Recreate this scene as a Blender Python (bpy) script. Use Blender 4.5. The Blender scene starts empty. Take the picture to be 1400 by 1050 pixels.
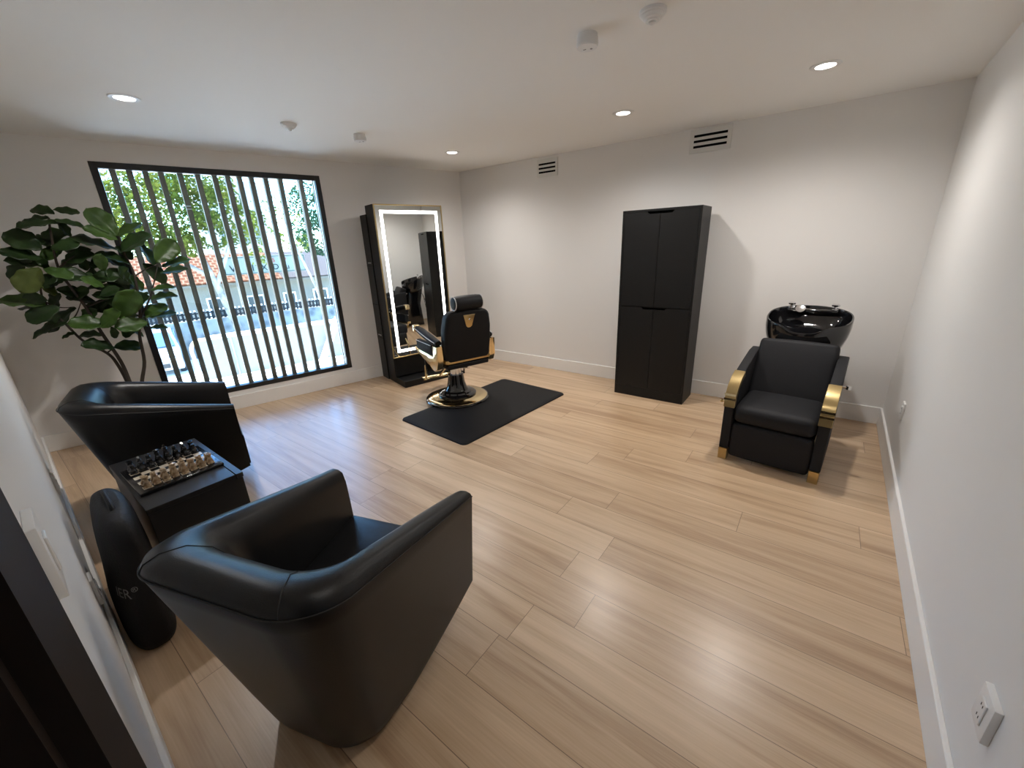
import bpy, bmesh, math, random
from mathutils import Vector, Matrix, noise
PI = math.pi
scene = bpy.context.scene
COL = scene.collection
random.seed(7)

# ------------------------------------------------------------------ helpers
def mat(name, color=(.8,.8,.8), rough=.5, metal=0., spec=.5, emit=None, estr=0., coat=0., bump=None, trans=None, alpha=None):
    m = bpy.data.materials.new(name); m.use_nodes = True
    nt = m.node_tree; b = nt.nodes['Principled BSDF']
    b.inputs['Base Color'].default_value = (*color, 1)
    b.inputs['Roughness'].default_value = rough
    b.inputs['Metallic'].default_value = metal
    b.inputs['Specular IOR Level'].default_value = spec
    b.inputs['Coat Weight'].default_value = coat
    b.inputs['Coat Roughness'].default_value = .08
    if emit:
        b.inputs['Emission Color'].default_value = (*emit, 1)
        b.inputs['Emission Strength'].default_value = estr
    if bump:
        sc, st = bump[:2]
        tc = nt.nodes.new('ShaderNodeTexCoord'); no = nt.nodes.new('ShaderNodeTexNoise'); bp = nt.nodes.new('ShaderNodeBump')
        no.inputs['Scale'].default_value = sc; no.inputs['Detail'].default_value = 4
        bp.inputs['Strength'].default_value = st; bp.inputs['Distance'].default_value = .002
        nt.links.new(tc.outputs['Object'], no.inputs['Vector'])
        nt.links.new(no.outputs['Fac'], bp.inputs['Height'])
        nt.links.new(bp.outputs['Normal'], b.inputs['Normal'])
    return m

def vary(m, c1, c2, scale, detail=3, stretch=(1,1,1), coord='Object'):
    nt = m.node_tree; b = nt.nodes['Principled BSDF']
    tc = nt.nodes.new('ShaderNodeTexCoord'); mp = nt.nodes.new('ShaderNodeMapping'); no = nt.nodes.new('ShaderNodeTexNoise'); cr = nt.nodes.new('ShaderNodeValToRGB')
    mp.inputs['Scale'].default_value = stretch
    no.inputs['Scale'].default_value = scale; no.inputs['Detail'].default_value = detail
    cr.color_ramp.elements[0].color = (*c1,1); cr.color_ramp.elements[0].position = .35
    cr.color_ramp.elements[1].color = (*c2,1); cr.color_ramp.elements[1].position = .65
    nt.links.new(tc.outputs[coord], mp.inputs['Vector']); nt.links.new(mp.outputs['Vector'], no.inputs['Vector'])
    nt.links.new(no.outputs['Fac'], cr.inputs['Fac']); nt.links.new(cr.outputs['Color'], b.inputs['Base Color'])
    return m

def obj(name, bm, m, parent=None, loc=(0,0,0), rz=0, smooth=35, kind=None):
    me = bpy.data.meshes.new(name)
    bmesh.ops.recalc_face_normals(bm, faces=bm.faces)
    bm.to_mesh(me); bm.free()
    for mm in (m if isinstance(m, (list, tuple)) else [m]): me.materials.append(mm)
    if smooth:
        me.shade_smooth(); me.set_sharp_from_angle(angle=math.radians(smooth))
    o = bpy.data.objects.new(name, me); COL.objects.link(o)
    o.location = loc; o.rotation_euler = (0,0,rz)
    if parent: o.parent = parent
    if kind: o['kind'] = kind
    return o

def tag(o, label, cat, group=None):
    o['label'] = label; o['category'] = cat
    if group: o['group'] = group
    return o

def empty(name, label, cat, loc=(0,0,0), rz=0, group=None):
    o = bpy.data.objects.new(name, None); COL.objects.link(o)
    o.location = loc; o.rotation_euler = (0,0,rz); o.empty_display_size = .1
    return tag(o, label, cat, group)

def NB(): return bmesh.new()

def box(bm, x0,x1,y0,y1,z0,z1, bev=0, seg=2, M=None, mi=0):
    r = bmesh.ops.create_cube(bm, size=1)
    vs = r['verts']
    for v in vs:
        v.co = Vector(((x0+x1)/2+v.co.x*(x1-x0), (y0+y1)/2+v.co.y*(y1-y0), (z0+z1)/2+v.co.z*(z1-z0)))
    fs = set(f for v in vs for f in v.link_faces)
    if bev:
        es = list(set(e for v in vs for e in v.link_edges))
        r2 = bmesh.ops.bevel(bm, geom=es, offset=bev, segments=seg, affect='EDGES', profile=.5)
        vs = list(set(r2['verts']) | set(v for v in vs if v.is_valid))
        fs = set(f for v in vs for f in v.link_faces)
    for f in fs: f.material_index = mi
    if M: bmesh.ops.transform(bm, matrix=M, verts=list(vs))
    return vs

def lathe(bm, prof, seg=40, c=(0,0,0), M=None, cap=True, mi=0):
    rings = []; allv = []
    for r, z in prof:
        if r < 1e-6:
            v = bm.verts.new((c[0], c[1], c[2]+z)); rings.append([v]); allv.append(v)
        else:
            ring = [bm.verts.new((c[0]+r*math.cos(2*PI*i/seg), c[1]+r*math.sin(2*PI*i/seg), c[2]+z)) for i in range(seg)]
            rings.append(ring); allv += ring
    fs = []
    for a, b in zip(rings, rings[1:]):
        for i in range(seg):
            j = (i+1) % seg
            if len(a) == 1 and len(b) == 1: continue
            if len(a) == 1: fs.append(bm.faces.new((a[0], b[i], b[j])))
            elif len(b) == 1: fs.append(bm.faces.new((a[i], a[j], b[0])))
            else: fs.append(bm.faces.new((a[i], a[j], b[j], b[i])))
    if cap:
        if len(rings[0]) > 1: fs.append(bm.faces.new(rings[0]))
        if len(rings[-1]) > 1: fs.append(bm.faces.new(rings[-1]))
    for f in fs: f.material_index = mi
    if M: bmesh.ops.transform(bm, matrix=M, verts=allv)
    return allv

def smoothpath(pts, n=6):
    pts = [Vector(p) for p in pts]
    if len(pts) < 3: return pts
    out = []
    P = [pts[0]*2-pts[1]] + pts + [pts[-1]*2-pts[-2]]
    for i in range(1, len(P)-2):
        for k in range(n):
            t = k/n; a,b,c,d = P[i-1],P[i],P[i+1],P[i+2]
            out.append(.5*((2*b)+(c-a)*t+(2*a-5*b+4*c-d)*t*t+(3*b-a-3*c+d)*t**3))
    out.append(pts[-1]); return out

def tube(bm, pts, r, seg=10, closed=False, mi=0):
    pts = [Vector(p) for p in pts]; n = len(pts)
    rr = r if isinstance(r, (list, tuple)) else [r]*n
    T = []
    for i in range(n):
        a = pts[(i-1) % n] if (closed or i > 0) else pts[i]
        b = pts[(i+1) % n] if (closed or i < n-1) else pts[i]
        T.append((b-a).normalized())
    up = Vector((0,0,1)) if abs(T[0].z) < .9 else Vector((1,0,0))
    N = (up - T[0]*up.dot(T[0])).normalized(); rings = []
    for i in range(n):
        N = (N - T[i]*N.dot(T[i])).normalized(); B = T[i].cross(N)
        rings.append([bm.verts.new(pts[i]+(N*math.cos(2*PI*k/seg)+B*math.sin(2*PI*k/seg))*rr[i]) for k in range(seg)])
    pairs = list(zip(rings, rings[1:])) + ([(rings[-1], rings[0])] if closed else [])
    for a, b in pairs:
        for k in range(seg):
            f = bm.faces.new((a[k], a[(k+1)%seg], b[(k+1)%seg], b[k])); f.material_index = mi
    if not closed:
        bm.faces.new(rings[0]); bm.faces.new(rings[-1])

def prism(bm, poly, a0, a1, axis='x', bev=0, seg=2, mi=0):
    """poly: 2-D outline; extruded along axis from a0 to a1"""
    def P(u, v, w):
        return {'x': (w,u,v), 'y': (u,w,v), 'z': (u,v,w)}[axis]
    A = [bm.verts.new(P(u,v,a0)) for u,v in poly]; B = [bm.verts.new(P(u,v,a1)) for u,v in poly]
    fs = [bm.faces.new(A), bm.faces.new(list(reversed(B)))]
    n = len(poly)
    for i in range(n): fs.append(bm.faces.new((A[i], A[(i+1)%n], B[(i+1)%n], B[i])))
    bmesh.ops.recalc_face_normals(bm, faces=fs)
    if bev:
        es = [e for e in set(e for f in fs[:2] for e in f.edges)]
        bmesh.ops.bevel(bm, geom=es, offset=bev, segments=seg, affect='EDGES', profile=.5)
    return A+B

def cushion(bm, x0,x1,y0,y1,z0,z1, bev=.04, puff=.01, M=None):
    """soft upholstered block: rounded box with slightly swollen faces"""
    t = NB(); box(t, x0,x1,y0,y1,z0,z1, bev, 4)
    bmesh.ops.subdivide_edges(t, edges=[e for e in t.edges if e.calc_length() > .08], cuts=5, use_grid_fill=True)
    cx,cy,cz = (x0+x1)/2,(y0+y1)/2,(z0+z1)/2; hx,hy,hz = (x1-x0)/2,(y1-y0)/2,(z1-z0)/2
    for v in t.verts:
        u,w,s = (v.co.x-cx)/hx,(v.co.y-cy)/hy,(v.co.z-cz)/hz
        f = lambda a,b: max(0,1-a*a)*max(0,1-b*b)
        v.co.x += puff*u*f(w,s); v.co.y += puff*w*f(u,s); v.co.z += puff*s*f(u,w)
    if M: bmesh.ops.transform(t, matrix=M, verts=t.verts)
    me = bpy.data.meshes.new('tmp'); t.to_mesh(me); t.free(); bm.from_mesh(me); bpy.data.meshes.remove(me)

def copy_tree(o, parent=None):
    c = o.copy(); COL.objects.link(c)
    if parent: c.parent = parent
    for ch in list(o.children): copy_tree(ch, c)
    return c

def text_bm(s, size, depth=.001):
    cu = bpy.data.curves.new('lettering', 'FONT'); cu.body = s; cu.size = size; cu.extrude = depth; cu.align_x = 'LEFT'
    o = bpy.data.objects.new('lettering', cu); COL.objects.link(o)
    bpy.context.view_layer.update()
    me = bpy.data.meshes.new_from_object(o.evaluated_get(bpy.context.evaluated_depsgraph_get()))
    bpy.data.objects.remove(o); bpy.data.curves.remove(cu)
    bm = NB(); bm.from_mesh(me); bpy.data.meshes.remove(me); return bm

# ------------------------------------------------------------------ room frame
KA = .25580327                       # the window wall is not square to the back wall
WR = -math.atan(KA)                  # rotation of the window-wall frame: local x = into the room, y = along the wall
cw, sw = math.cos(WR), math.sin(WR)
def WL(n, t, z=0): return Vector((n*cw - t*sw, n*sw + t*cw, z))
H = 2.5; W = 4.6815; KB = .02199
SL = -.02624; YL = -4.323
def leftY(x): return YL + SL*(x+1.1058)
LBc = (-1.1058, YL)
BRc = (W, 0.)
# right wall x = W + KB*y ; meets the left wall
yq = -4.47
for _ in range(20): yq = leftY(W+KB*yq)
RLc = (W+KB*yq, yq)
RA = math.atan(-KB)                  # right-wall lean

# ------------------------------------------------------------------ materials
M_wall = mat('wall_paint', (.80,.785,.765), .75, spec=.25, bump=(260,.10))
M_ceil = mat('ceiling_paint', (.88,.87,.845), .85, spec=.2)
M_trim = mat('white_trim', (.84,.825,.80), .45, spec=.4)
M_black_frame = mat('black_window_frame', (.012,.012,.013), .35)
M_leather = mat('black_leather', (.006,.006,.0065), .33, spec=.30, bump=(320,.25))
M_seam = mat('leather_seam', (.004,.004,.004), .6)
M_fabric = mat('charcoal_upholstery', (.013,.013,.015), .62, spec=.25, bump=(500,.2))
M_vinyl = mat('black_vinyl', (.009,.009,.010), .52, spec=.22, bump=(350,.15))
M_gold = mat('brushed_gold', (.56,.42,.20), .28, 1.0)
M_gold_pol = mat('polished_gold', (.86,.70,.42), .13, 1.0)
M_chrome = mat('chrome', (.8,.8,.82), .08, 1.0)
M_gloss = mat('gloss_black', (.006,.006,.007), .06, spec=.6, coat=.5)
M_lam = mat('black_laminate', (.009,.009,.009), .45, spec=.28, bump=(120,.08))
M_lamd = mat('black_recess', (.003,.003,.003), .8, spec=.1)
M_mat = mat('black_rubber_mat', (.009,.0095,.011), .6, spec=.22, bump=(240,.5))
M_plastic = mat('white_plastic', (.78,.78,.77), .35)
M_lens = mat('lamp_diffuser', (1,1,1), .5, emit=(1.0,.94,.86), estr=14)
M_led = mat('mirror_led', (1,1,1), .5, emit=(1.0,.97,.93), estr=5.5)
M_mirror = mat('mirror_glass', (.82,.84,.83), .015, 1.0)
M_piping = mat('white_piping', (.62,.62,.62), .5)
M_brown = mat('dark_brown_door', (.014,.009,.007), .6, spec=.15, bump=(60,.05))
M_table = mat('black_table_laminate', (.012,.012,.013), .33, spec=.5)
M_bagm = mat('black_nylon', (.006,.006,.007), .6, spec=.3, bump=(90,.8))
M_grey = mat('grey_print', (.24,.24,.24), .6)
M_slot = mat('vent_slot_dark', (.004,.004,.004), .9, spec=.05)

def floor_material():
    m = mat('oak_plank_floor', (.5,.36,.24), .36, spec=.5, coat=.5)
    m.node_tree.nodes['Principled BSDF'].inputs['Coat Roughness'].default_value = .27
    nt = m.node_tree; b = nt.nodes['Principled BSDF']; N = nt.nodes.new; L = nt.links.new
    tc = N('ShaderNodeTexCoord'); sx = N('ShaderNodeSeparateXYZ'); L(tc.outputs['Object'], sx.inputs['Vector'])
    def m_(op, a, b_=None, c=None):
        q = N('ShaderNodeMath'); q.operation = op
        for i, v in enumerate((a, b_, c)):
            if v is None: continue
            if isinstance(v, (int, float)): q.inputs[i].default_value = v
            else: L(v, q.inputs[i])
        return q.outputs[0]
    pw, pl = .2105, 1.58
    v = m_('DIVIDE', m_('ADD', sx.outputs['Y'], 2.583+pw*40), pw)
    row = m_('FLOOR', v); fy = m_('FRACT', v)
    wn = N('ShaderNodeTexWhiteNoise'); wn.noise_dimensions = '1D'; L(m_('ADD', row, .37), wn.inputs['W'])
    u = m_('ADD', m_('DIVIDE', m_('ADD', sx.outputs['X'], 10.), pl), wn.outputs['Value'])
    col = m_('FLOOR', u); fx = m_('FRACT', u)
    w2 = N('ShaderNodeTexWhiteNoise'); w2.noise_dimensions = '2D'
    cb = N('ShaderNodeCombineXYZ'); L(row, cb.inputs[0]); L(col, cb.inputs[1]); L(cb.outputs[0], w2.inputs['Vector'])
    # grain coordinates, shifted for each plank
    gx = m_('ADD', sx.outputs['X'], m_('MULTIPLY', w2.outputs['Value'], 31.))
    gy = m_('ADD', sx.outputs['Y'], m_('MULTIPLY', w2.outputs['Value'], 17.))
    def grain(kx, ky, det, dist=0.):
        c = N('ShaderNodeCombineXYZ'); L(m_('MULTIPLY', gx, kx), c.inputs[0]); L(m_('MULTIPLY', gy, ky), c.inputs[1])
        n = N('ShaderNodeTexNoise'); n.inputs['Scale'].default_value = 1; n.inputs['Detail'].default_value = det
        n.inputs['Distortion'].default_value = dist
        L(c.outputs[0], n.inputs['Vector']); return n.outputs['Fac']
    g1 = grain(.9, 15, 3, .6); g2 = grain(5, 150, 4); g3 = grain(.35, 4, 2, .3)
    g = m_('ADD', m_('ADD', m_('MULTIPLY', g1, .55), m_('MULTIPLY', g2, .25)), m_('MULTIPLY', g3, .35))
    g = m_('ADD', g, m_('MULTIPLY', m_('SUBTRACT', w2.outputs['Value'], .5), .10))
    cr = N('ShaderNodeValToRGB'); L(g, cr.inputs['Fac'])
    e = cr.color_ramp.elements
    e[0].position = .41; e[0].color = (.39,.25,.145,1)
    e[1].position = .73; e[1].color = (.66,.48,.315,1)
    x = cr.color_ramp.elements.new(.56); x.color = (.545,.38,.235,1)
    # seams
    ey = m_('MINIMUM', fy, m_('SUBTRACT', 1., fy)); ex = m_('MINIMUM', fx, m_('SUBTRACT', 1., fx))
    s1 = m_('LESS_THAN', m_('MULTIPLY', ey, pw), .0013); s2 = m_('LESS_THAN', m_('MULTIPLY', ex, pl), .0013)
    seam = m_('MAXIMUM', s1, s2)
    mx = N('ShaderNodeMix'); mx.data_type = 'RGBA'
    L(m_('MULTIPLY', seam, .8), mx.inputs[0]); L(cr.outputs['Color'], mx.inputs[6]); mx.inputs[7].default_value = (.12,.075,.045,1)
    L(mx.outputs[2], b.inputs['Base Color'])
    L(m_('ADD', .30, m_('MULTIPLY', g2, .14)), b.inputs['Roughness'])
    bp = N('ShaderNodeBump'); bp.inputs['Strength'].default_value = .12; bp.inputs['Distance'].default_value = .002
    L(m_('SUBTRACT', g2, m_('MULTIPLY', seam, .8)), bp.inputs['Height']); L(bp.outputs['Normal'], b.inputs['Normal'])
    return m
M_floor = floor_material()

def glass_material():
    m = bpy.data.materials.new('window_glass'); m.use_nodes = True
    nt = m.node_tree; nt.nodes.clear(); N = nt.nodes.new; L = nt.links.new
    o = N('ShaderNodeOutputMaterial'); t = N('ShaderNodeBsdfTransparent'); g = N('ShaderNodeBsdfGlossy'); mx = N('ShaderNodeMixShader'); f = N('ShaderNodeFresnel')
    t.inputs['Color'].default_value = (.93,.955,.945,1); g.inputs['Roughness'].default_value = .01; f.inputs['IOR'].default_value = 1.45
    L(f.outputs[0], mx.inputs[0]); L(t.outputs[0], mx.inputs[1]); L(g.outputs[0], mx.inputs[2]); L(mx.outputs[0], o.inputs[0])
    return m
M_glass = glass_material()

# ------------------------------------------------------------------ room shell
b = NB()
poly = [(0,0), BRc, RLc, LBc]
big = [(-.06,.12), (W+.14,.12), (RLc[0]+.14, RLc[1]-.14), (LBc[0]-.10, LBc[1]-.12)]
prism(b, big, -.12, 0, 'z'); obj('floor', b, M_floor, smooth=0, kind='structure')
b = NB(); prism(b, big, H, H+.12, 'z'); obj('ceiling', b, M_ceil, smooth=0, kind='structure')
b = NB(); box(b, -.05, W+.12, 0, .12, 0, H); obj('wall_back', b, M_wall, smooth=0, kind='structure')
b = NB(); prism(b, [BRc, (W+.12,0), (RLc[0]+.12,RLc[1]-.12), RLc], 0, H, 'z'); obj('wall_right', b, M_wall, smooth=0, kind='structure')
# left wall, with the doorway beside the camera
DX0, DX1 = 3.745, 4.50
b = NB()
def lseg(x0, x1, z0, z1, d0=0., d1=-.12):
    prism(b, [(x0,leftY(x0)+d0), (x1,leftY(x1)+d0), (x1,leftY(x1)+d1), (x0,leftY(x0)+d1)], z0, z1, 'z')
lseg(LBc[0], DX0, 0, H); lseg(DX1, RLc[0], 0, H); lseg(DX0, DX1, 2.1, H)
obj('wall_left', b, M_wall, smooth=0, kind='structure')
b = NB(); lseg(3.562, DX0, 0, 2.2, .033, 0.); lseg(DX0-.001, DX0+.02, 0, 2.1, .018, -.12); lseg(DX1, DX1+.05, 0, 2.2, .03, 0.)
lseg(DX0, DX1, 2.1, 2.2, .03, 0.)
obj('trim_1', b, M_brown, smooth=0, kind='structure')
b = NB(); lseg(DX0+.021, DX1-.002, .005, 2.098, -.06, -.1); dr = obj('door_1', b, M_brown, smooth=0, kind='structure')
# window wall (built in its own frame)
T0, T1, Z0, Z1 = -3.572, -1.778, .195, 2.345
tend = -4.4625
b = NB()
box(b, -.2, 0, T1, 0.02, -2.55, H+.1); box(b, -.2, 0, tend-.1, T0, -2.55, H+.1)
box(b, -.2, 0, T0, T1, -2.55, Z0); box(b, -.2, 0, T0, T1, Z1, H+.1)
obj('wall_window', b, M_wall, rz=WR, smooth=0, kind='structure')
# baseboards
BBH = .148
def bboard(bm, poly): prism(bm, poly, 0, BBH, 'z', bev=.003, seg=1)
b = NB(); bboard(b, [(.0,0), (W,0), (W,-.016), (.0,-.016)]); obj('baseboard_back', b, M_trim, smooth=0, kind='structure')
b = NB(); bboard(b, [(W,-.016), (W-.016,-.016), (RLc[0]-.016,RLc[1]), RLc]); obj('baseboard_right', b, M_trim, smooth=0, kind='structure')
b = NB(); bboard(b, [(0,-.012), (.016,-.012), (.016,tend), (0,tend)]); obj('baseboard_window', b, M_trim, rz=WR, smooth=0, kind='structure')
b = NB(); bboard(b, [(LBc[0],leftY(LBc[0])), (LBc[0],leftY(LBc[0])+.016), (3.562,leftY(3.562)+.016), (3.562,leftY(3.562))]); obj('baseboard_left', b, M_trim, smooth=0, kind='structure')

# ------------------------------------------------------------------ window
b = NB(); f = .048
def ring(bm, x0, x1, t0, t1, z0, z1, w, bev=.002):
    box(bm, x0, x1, t0, t0+w, z0, z1, bev, 1); box(bm, x0, x1, t1-w, t1, z0, z1, bev, 1)
    box(bm, x0, x1, t0+w, t1-w, z0, z0+w, bev, 1); box(bm, x0, x1, t0+w, t1-w, z1-w, z1, bev, 1)
ring(b, -.055, .004, T0+.002, T1-.002, Z0+.002, Z1-.002, f)
win = obj('window_1', b, M_black_frame, rz=WR, smooth=0, kind='structure')
b = NB(); box(b, -.036, -.030, T0+f-.004, T1-f+.004, Z0+f-.004, Z1-f+.004); obj('pane', b, M_glass, win, smooth=0)
b = NB(); ring(b, -.20, -.056, T0+.002, T1-.002, Z0+.002, Z1-.002, .03, 0)
box(b, -.066, -.056, T1-.068, T1-.056, Z0+.03, Z1-.03)
obj('outer_reveal', b, mat('pale_reveal', (.62,.62,.60), .5), win, smooth=0)

# slats outside the pane
M_slat = mat('weathered_brown_slat', (.085,.070,.055), .6, spec=.3)
vary(M_slat, (.13,.098,.064), (.19,.15,.10), 3, stretch=(6,6,.6))
slat_t = [-3.462,-3.353,-3.247,-3.139,-3.002,-2.870,-2.738,-2.632,-2.534,-2.430,-2.303,-2.170,-1.974]
ordn = ['first','second','third','fourth','fifth','sixth','seventh','eighth','ninth','tenth','eleventh','twelfth','thirteenth']
for i, t in enumerate(slat_t):
    b = NB(); box(b, -.16, -.075, 0, .043, Z0+.034, Z1-.034, .002, 1)
    s = obj('window_slat', b, M_slat, loc=WL(0,t,0), rz=WR, smooth=0)
    nm = ordn[i] + ' dark vertical slat from the left across the window'
    if i == 0: nm = 'leftmost dark vertical slat across the window, beside the plant'
    if i == 12: nm = 'rightmost dark vertical slat across the window, set apart from the rest'
    tag(s, nm, 'slat', 'vertical slats across the window')
    if i == 4:
        bb = NB(); box(bb, -.0745, -.0735, .003, .040, 2.02, 2.028); box(bb, -.0745, -.0735, .003, .040, 1.995, 2.000)
        st = obj('sticker', bb, M_plastic, s, smooth=0)

# ------------------------------------------------------------------ ceiling fittings
LAMP_W = 78
def downlight(x, y, label, power=1.):
    e = empty('recessed_downlight', label, 'light', (x,y,H), group='recessed ceiling downlights')
    b = NB(); lathe(b, [(.050,-.002),(.052,-.0065),(.075,-.005),(.080,0.),(.050,0.)], 40, cap=False); obj('trim_ring', b, M_plastic, e)
    b = NB(); lathe(b, [(0,-.003),(.052,-.003),(.052,-.0005),(0,-.0005)], 32); obj('diffuser', b, M_lens, e)
    ld = bpy.data.lights.new('downlight_beam','SPOT'); ld.energy = LAMP_W*power; ld.color = (1.0,.955,.91); ld.spot_size = math.radians(158); ld.spot_blend = 1.0; ld.shadow_soft_size = .05
    lo = bpy.data.objects.new('downlight_beam', ld); COL.objects.link(lo); lo.parent = e; lo.location = (0,0,-.012)
downlight(.510,-3.455,'round lit downlight in the ceiling at far left, above the plant')
downlight(.779,-.919,'round lit downlight in the ceiling nearest the far corner, above the lighted mirror')
downlight(2.641,-.941,'round lit downlight in the ceiling above the tall black cabinet')
downlight(3.894,-.971,'round lit downlight in the ceiling above the shampoo chair, at right')
downlight(3.85,-3.35,'round lit downlight in the ceiling just above the camera', .24)

def cone_sensor(x, y, label):
    e = empty('heat_detector', label, 'detector', (x,y,H))
    b = NB(); lathe(b, [(.056,0),(.056,-.012),(.050,-.016),(.050,-.020),(.042,-.026),(.040,-.031),(.030,-.034),(.028,-.040)], 40, cap=True); obj('housing', b, M_plastic, e)
    b = NB(); lathe(b, [(.016,-.040),(.016,-.046),(.006,-.052),(0,-.052)], 24); obj('sensor_tip', b, M_plastic, e)
    return e
def can_sensor(x, y, label):
    e = empty('smoke_detector', label, 'detector', (x,y,H))
    b = NB(); lathe(b, [(.048,0),(.048,-.014),(.051,-.016),(.052,-.046),(.048,-.052),(0,-.052)], 40); obj('housing', b, M_plastic, e)
    b = NB(); lathe(b, [(0,0),(.006,0),(.006,-.0015),(0,-.0015)], 12, (.012,.020,-.052)); box(b, -.024,-.010,.006,.010,-.0535,-.052); obj('indicator', b, M_grey, e)
    return e
cone_sensor(.641,-2.535,'white stepped cone detector on the ceiling in front of the window')
can_sensor(.735,-1.985,'white drum shaped detector on the ceiling nearer the far corner')
can_sensor(3.00,-2.262,'white drum shaped detector on the ceiling at top center, casting a shadow')
cone_sensor(3.313,-2.267,'white stepped cone detector on the ceiling at the top edge of the photo')

def vent(x0, x1, z0, z1, label):
    e = empty('air_vent', label, 'vent', ((x0+x1)/2,0,(z0+z1)/2))
    w, h = (x1-x0)/2, (z1-z0)/2; mx = w*.20; 
    b = NB(); box(b, -w,w,-.008,0,-h,h,.003,1); obj('face_plate', b, mat('vent_paint',(.72,.71,.68),.5), e, smooth=0)
    for k in (-1,0,1):
        zc = k*h*.45 - h*.02
        b = NB(); box(b, -w+mx, w-mx, -.0105, -.0065, zc-h*.10, zc+h*.10); obj('slot', b, M_slot, e, smooth=0)
        b = NB(); box(b, -w+mx-.004, w-mx+.004, -.013, -.0081, zc+h*.10, zc+h*.13); obj('louver', b, M_plastic, e, smooth=0)
vent(2.905,3.25,2.295,2.488,'wide white wall vent with three dark slots, above the tall cabinet')
vent(1.23,1.505,2.288,2.472,'small white wall vent with three dark slots, nearer the far corner')

def outlet(name, label, cat, loc, rz, w=.078, h=.118, th=.010, rocker=False):
    # local: x along the wall, -y out of the wall
    e = empty(name, label, cat, loc, rz)
    b = NB(); box(b, -w/2,w/2,-th,0,-h/2,h/2,.002,2); obj('cover_plate', b, M_plastic, e)
    b = NB(); box(b, -.018,.018,-th-.004,-th+.001,-.034,.034,.0015,1); obj('rocker' if rocker else 'receptacle', b, M_plastic, e)
    if not rocker:
        for s in (-1,1):
            for q in (-.006,.006):
                b = NB(); box(b, q-.0012,q+.0012,-th-.0045,-th-.0035,s*.018-.004,s*.018+.004); obj('socket_slot', b, M_lamd, e, smooth=0)
    return e
# right wall: local -y must face -x  -> rz = -90 deg (+ lean)
outlet('wall_outlet','white outlet plate low on the right wall, nearest the camera','outlet',(W+KB*-3.143,-3.143,.413), -PI/2+RA, .092,.115,.016)
outlet('wall_outlet','white outlet plate on the right wall behind the shampoo chair','outlet',(W+KB*-.90,-.90,.44), -PI/2+RA)
LA = math.atan(SL)
outlet('light_switch','white rocker switch plate on the left wall beside the dark door casing','switch',(3.09,leftY(3.09),1.10), PI+LA, .10,.14,.014, True)
outlet('wall_outlet','white outlet plate on the left wall beside the black bag','outlet',(1.95,leftY(1.95),.33), PI+LA, .08,.12,.012)
outlet('wall_outlet','white outlet plate on the left wall behind the far armchair','outlet',(.75,leftY(.75),.37), PI+LA)

# ------------------------------------------------------------------ tall cabinet
CX0, CX1, CY0, CY1, CH = 2.463, 3.172, -.412, -.085, 1.83
cab = empty('tall_cabinet','tall black two-tier cabinet with four doors against the back wall','cabinet',((CX0+CX1)/2,(CY0+CY1)/2,0))
hw, hd = (CX1-CX0)/2, (CY1-CY0)/2; t = .018
b = NB()
box(b,-hw,-hw+t,-hd,hd,0,CH,.001,1); box(b,hw-t,hw,-hd,hd,0,CH,.001,1); box(b,-hw+t,hw-t,-hd,hd,CH-t,CH,.001,1)
box(b,-hw+t,hw-t,-hd,hd,0,.10); box(b,-hw+t,hw-t,hd-.006,hd,.10,CH-t)
box(b,-hw+t,hw-t,-hd+.022,hd-.006,.935,.95)
obj('carcass', b, M_lam, cab, smooth=0)
b = NB(); box(b,-hw+t,hw-t,-hd+.03,-hd+.035,.1,CH-t); obj('dark_interior', b, M_lamd, cab, smooth=0)
gap = .002; notch = .125; nd = .022
for s in (-1,1):
    for z0, z1 in ((.102,.940),(.946,CH-t-.002)):
        xi, xo = s*gap, s*(hw-t-gap)
        pl = [(xo,z0),(xi,z0),(xi,z1-nd),(s*(notch-nd),z1-nd),(s*notch,z1),(xo,z1)]
        b = NB(); prism(b, pl, -hd+.002, -hd+.020, 'y'); obj('door', b, M_lam, cab, smooth=0)

# ------------------------------------------------------------------ anti-fatigue mat
c4 = [Vector((.985,-2.155)),Vector((1.885,-2.27)),Vector((2.085,-.715)),Vector((1.169,-.700))]
ctr = sum(c4, Vector((0,0)))/4
ax = ((c4[1]-c4[0])+(c4[2]-c4[3])).normalized(); ang = math.atan2(ax.y, ax.x)
mw, ml = .455, .755
b = NB(); pts = []
for cx, cy, a0 in ((mw-.05,ml-.05,0),(-mw+.05,ml-.05,PI/2),(-mw+.05,-ml+.05,PI),(mw-.05,-ml+.05,1.5*PI)):
    for k in range(6): pts.append((cx+.05*math.cos(a0+k*PI/10), cy+.05*math.sin(a0+k*PI/10)))
A = [b.verts.new((x,y,0)) for x,y in pts]; B_ = [b.verts.new((x*.99,y*.994,.012)) for x,y in pts]; C_ = [b.verts.new((x*.94,y*.963,.018)) for x,y in pts]
for p,q in ((A,B_),(B_,C_)):
    for i in range(len(p)): b.faces.new((p[i],p[(i+1)%len(p)],q[(i+1)%len(p)],q[i]))
b.faces.new(C_); b.faces.new(A)
mt = tag(obj('floor_mat', b, M_mat, loc=(ctr.x,ctr.y,0), rz=ang), 'black rectangular rubber mat on the floor under the barber chair', 'mat')

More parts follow.
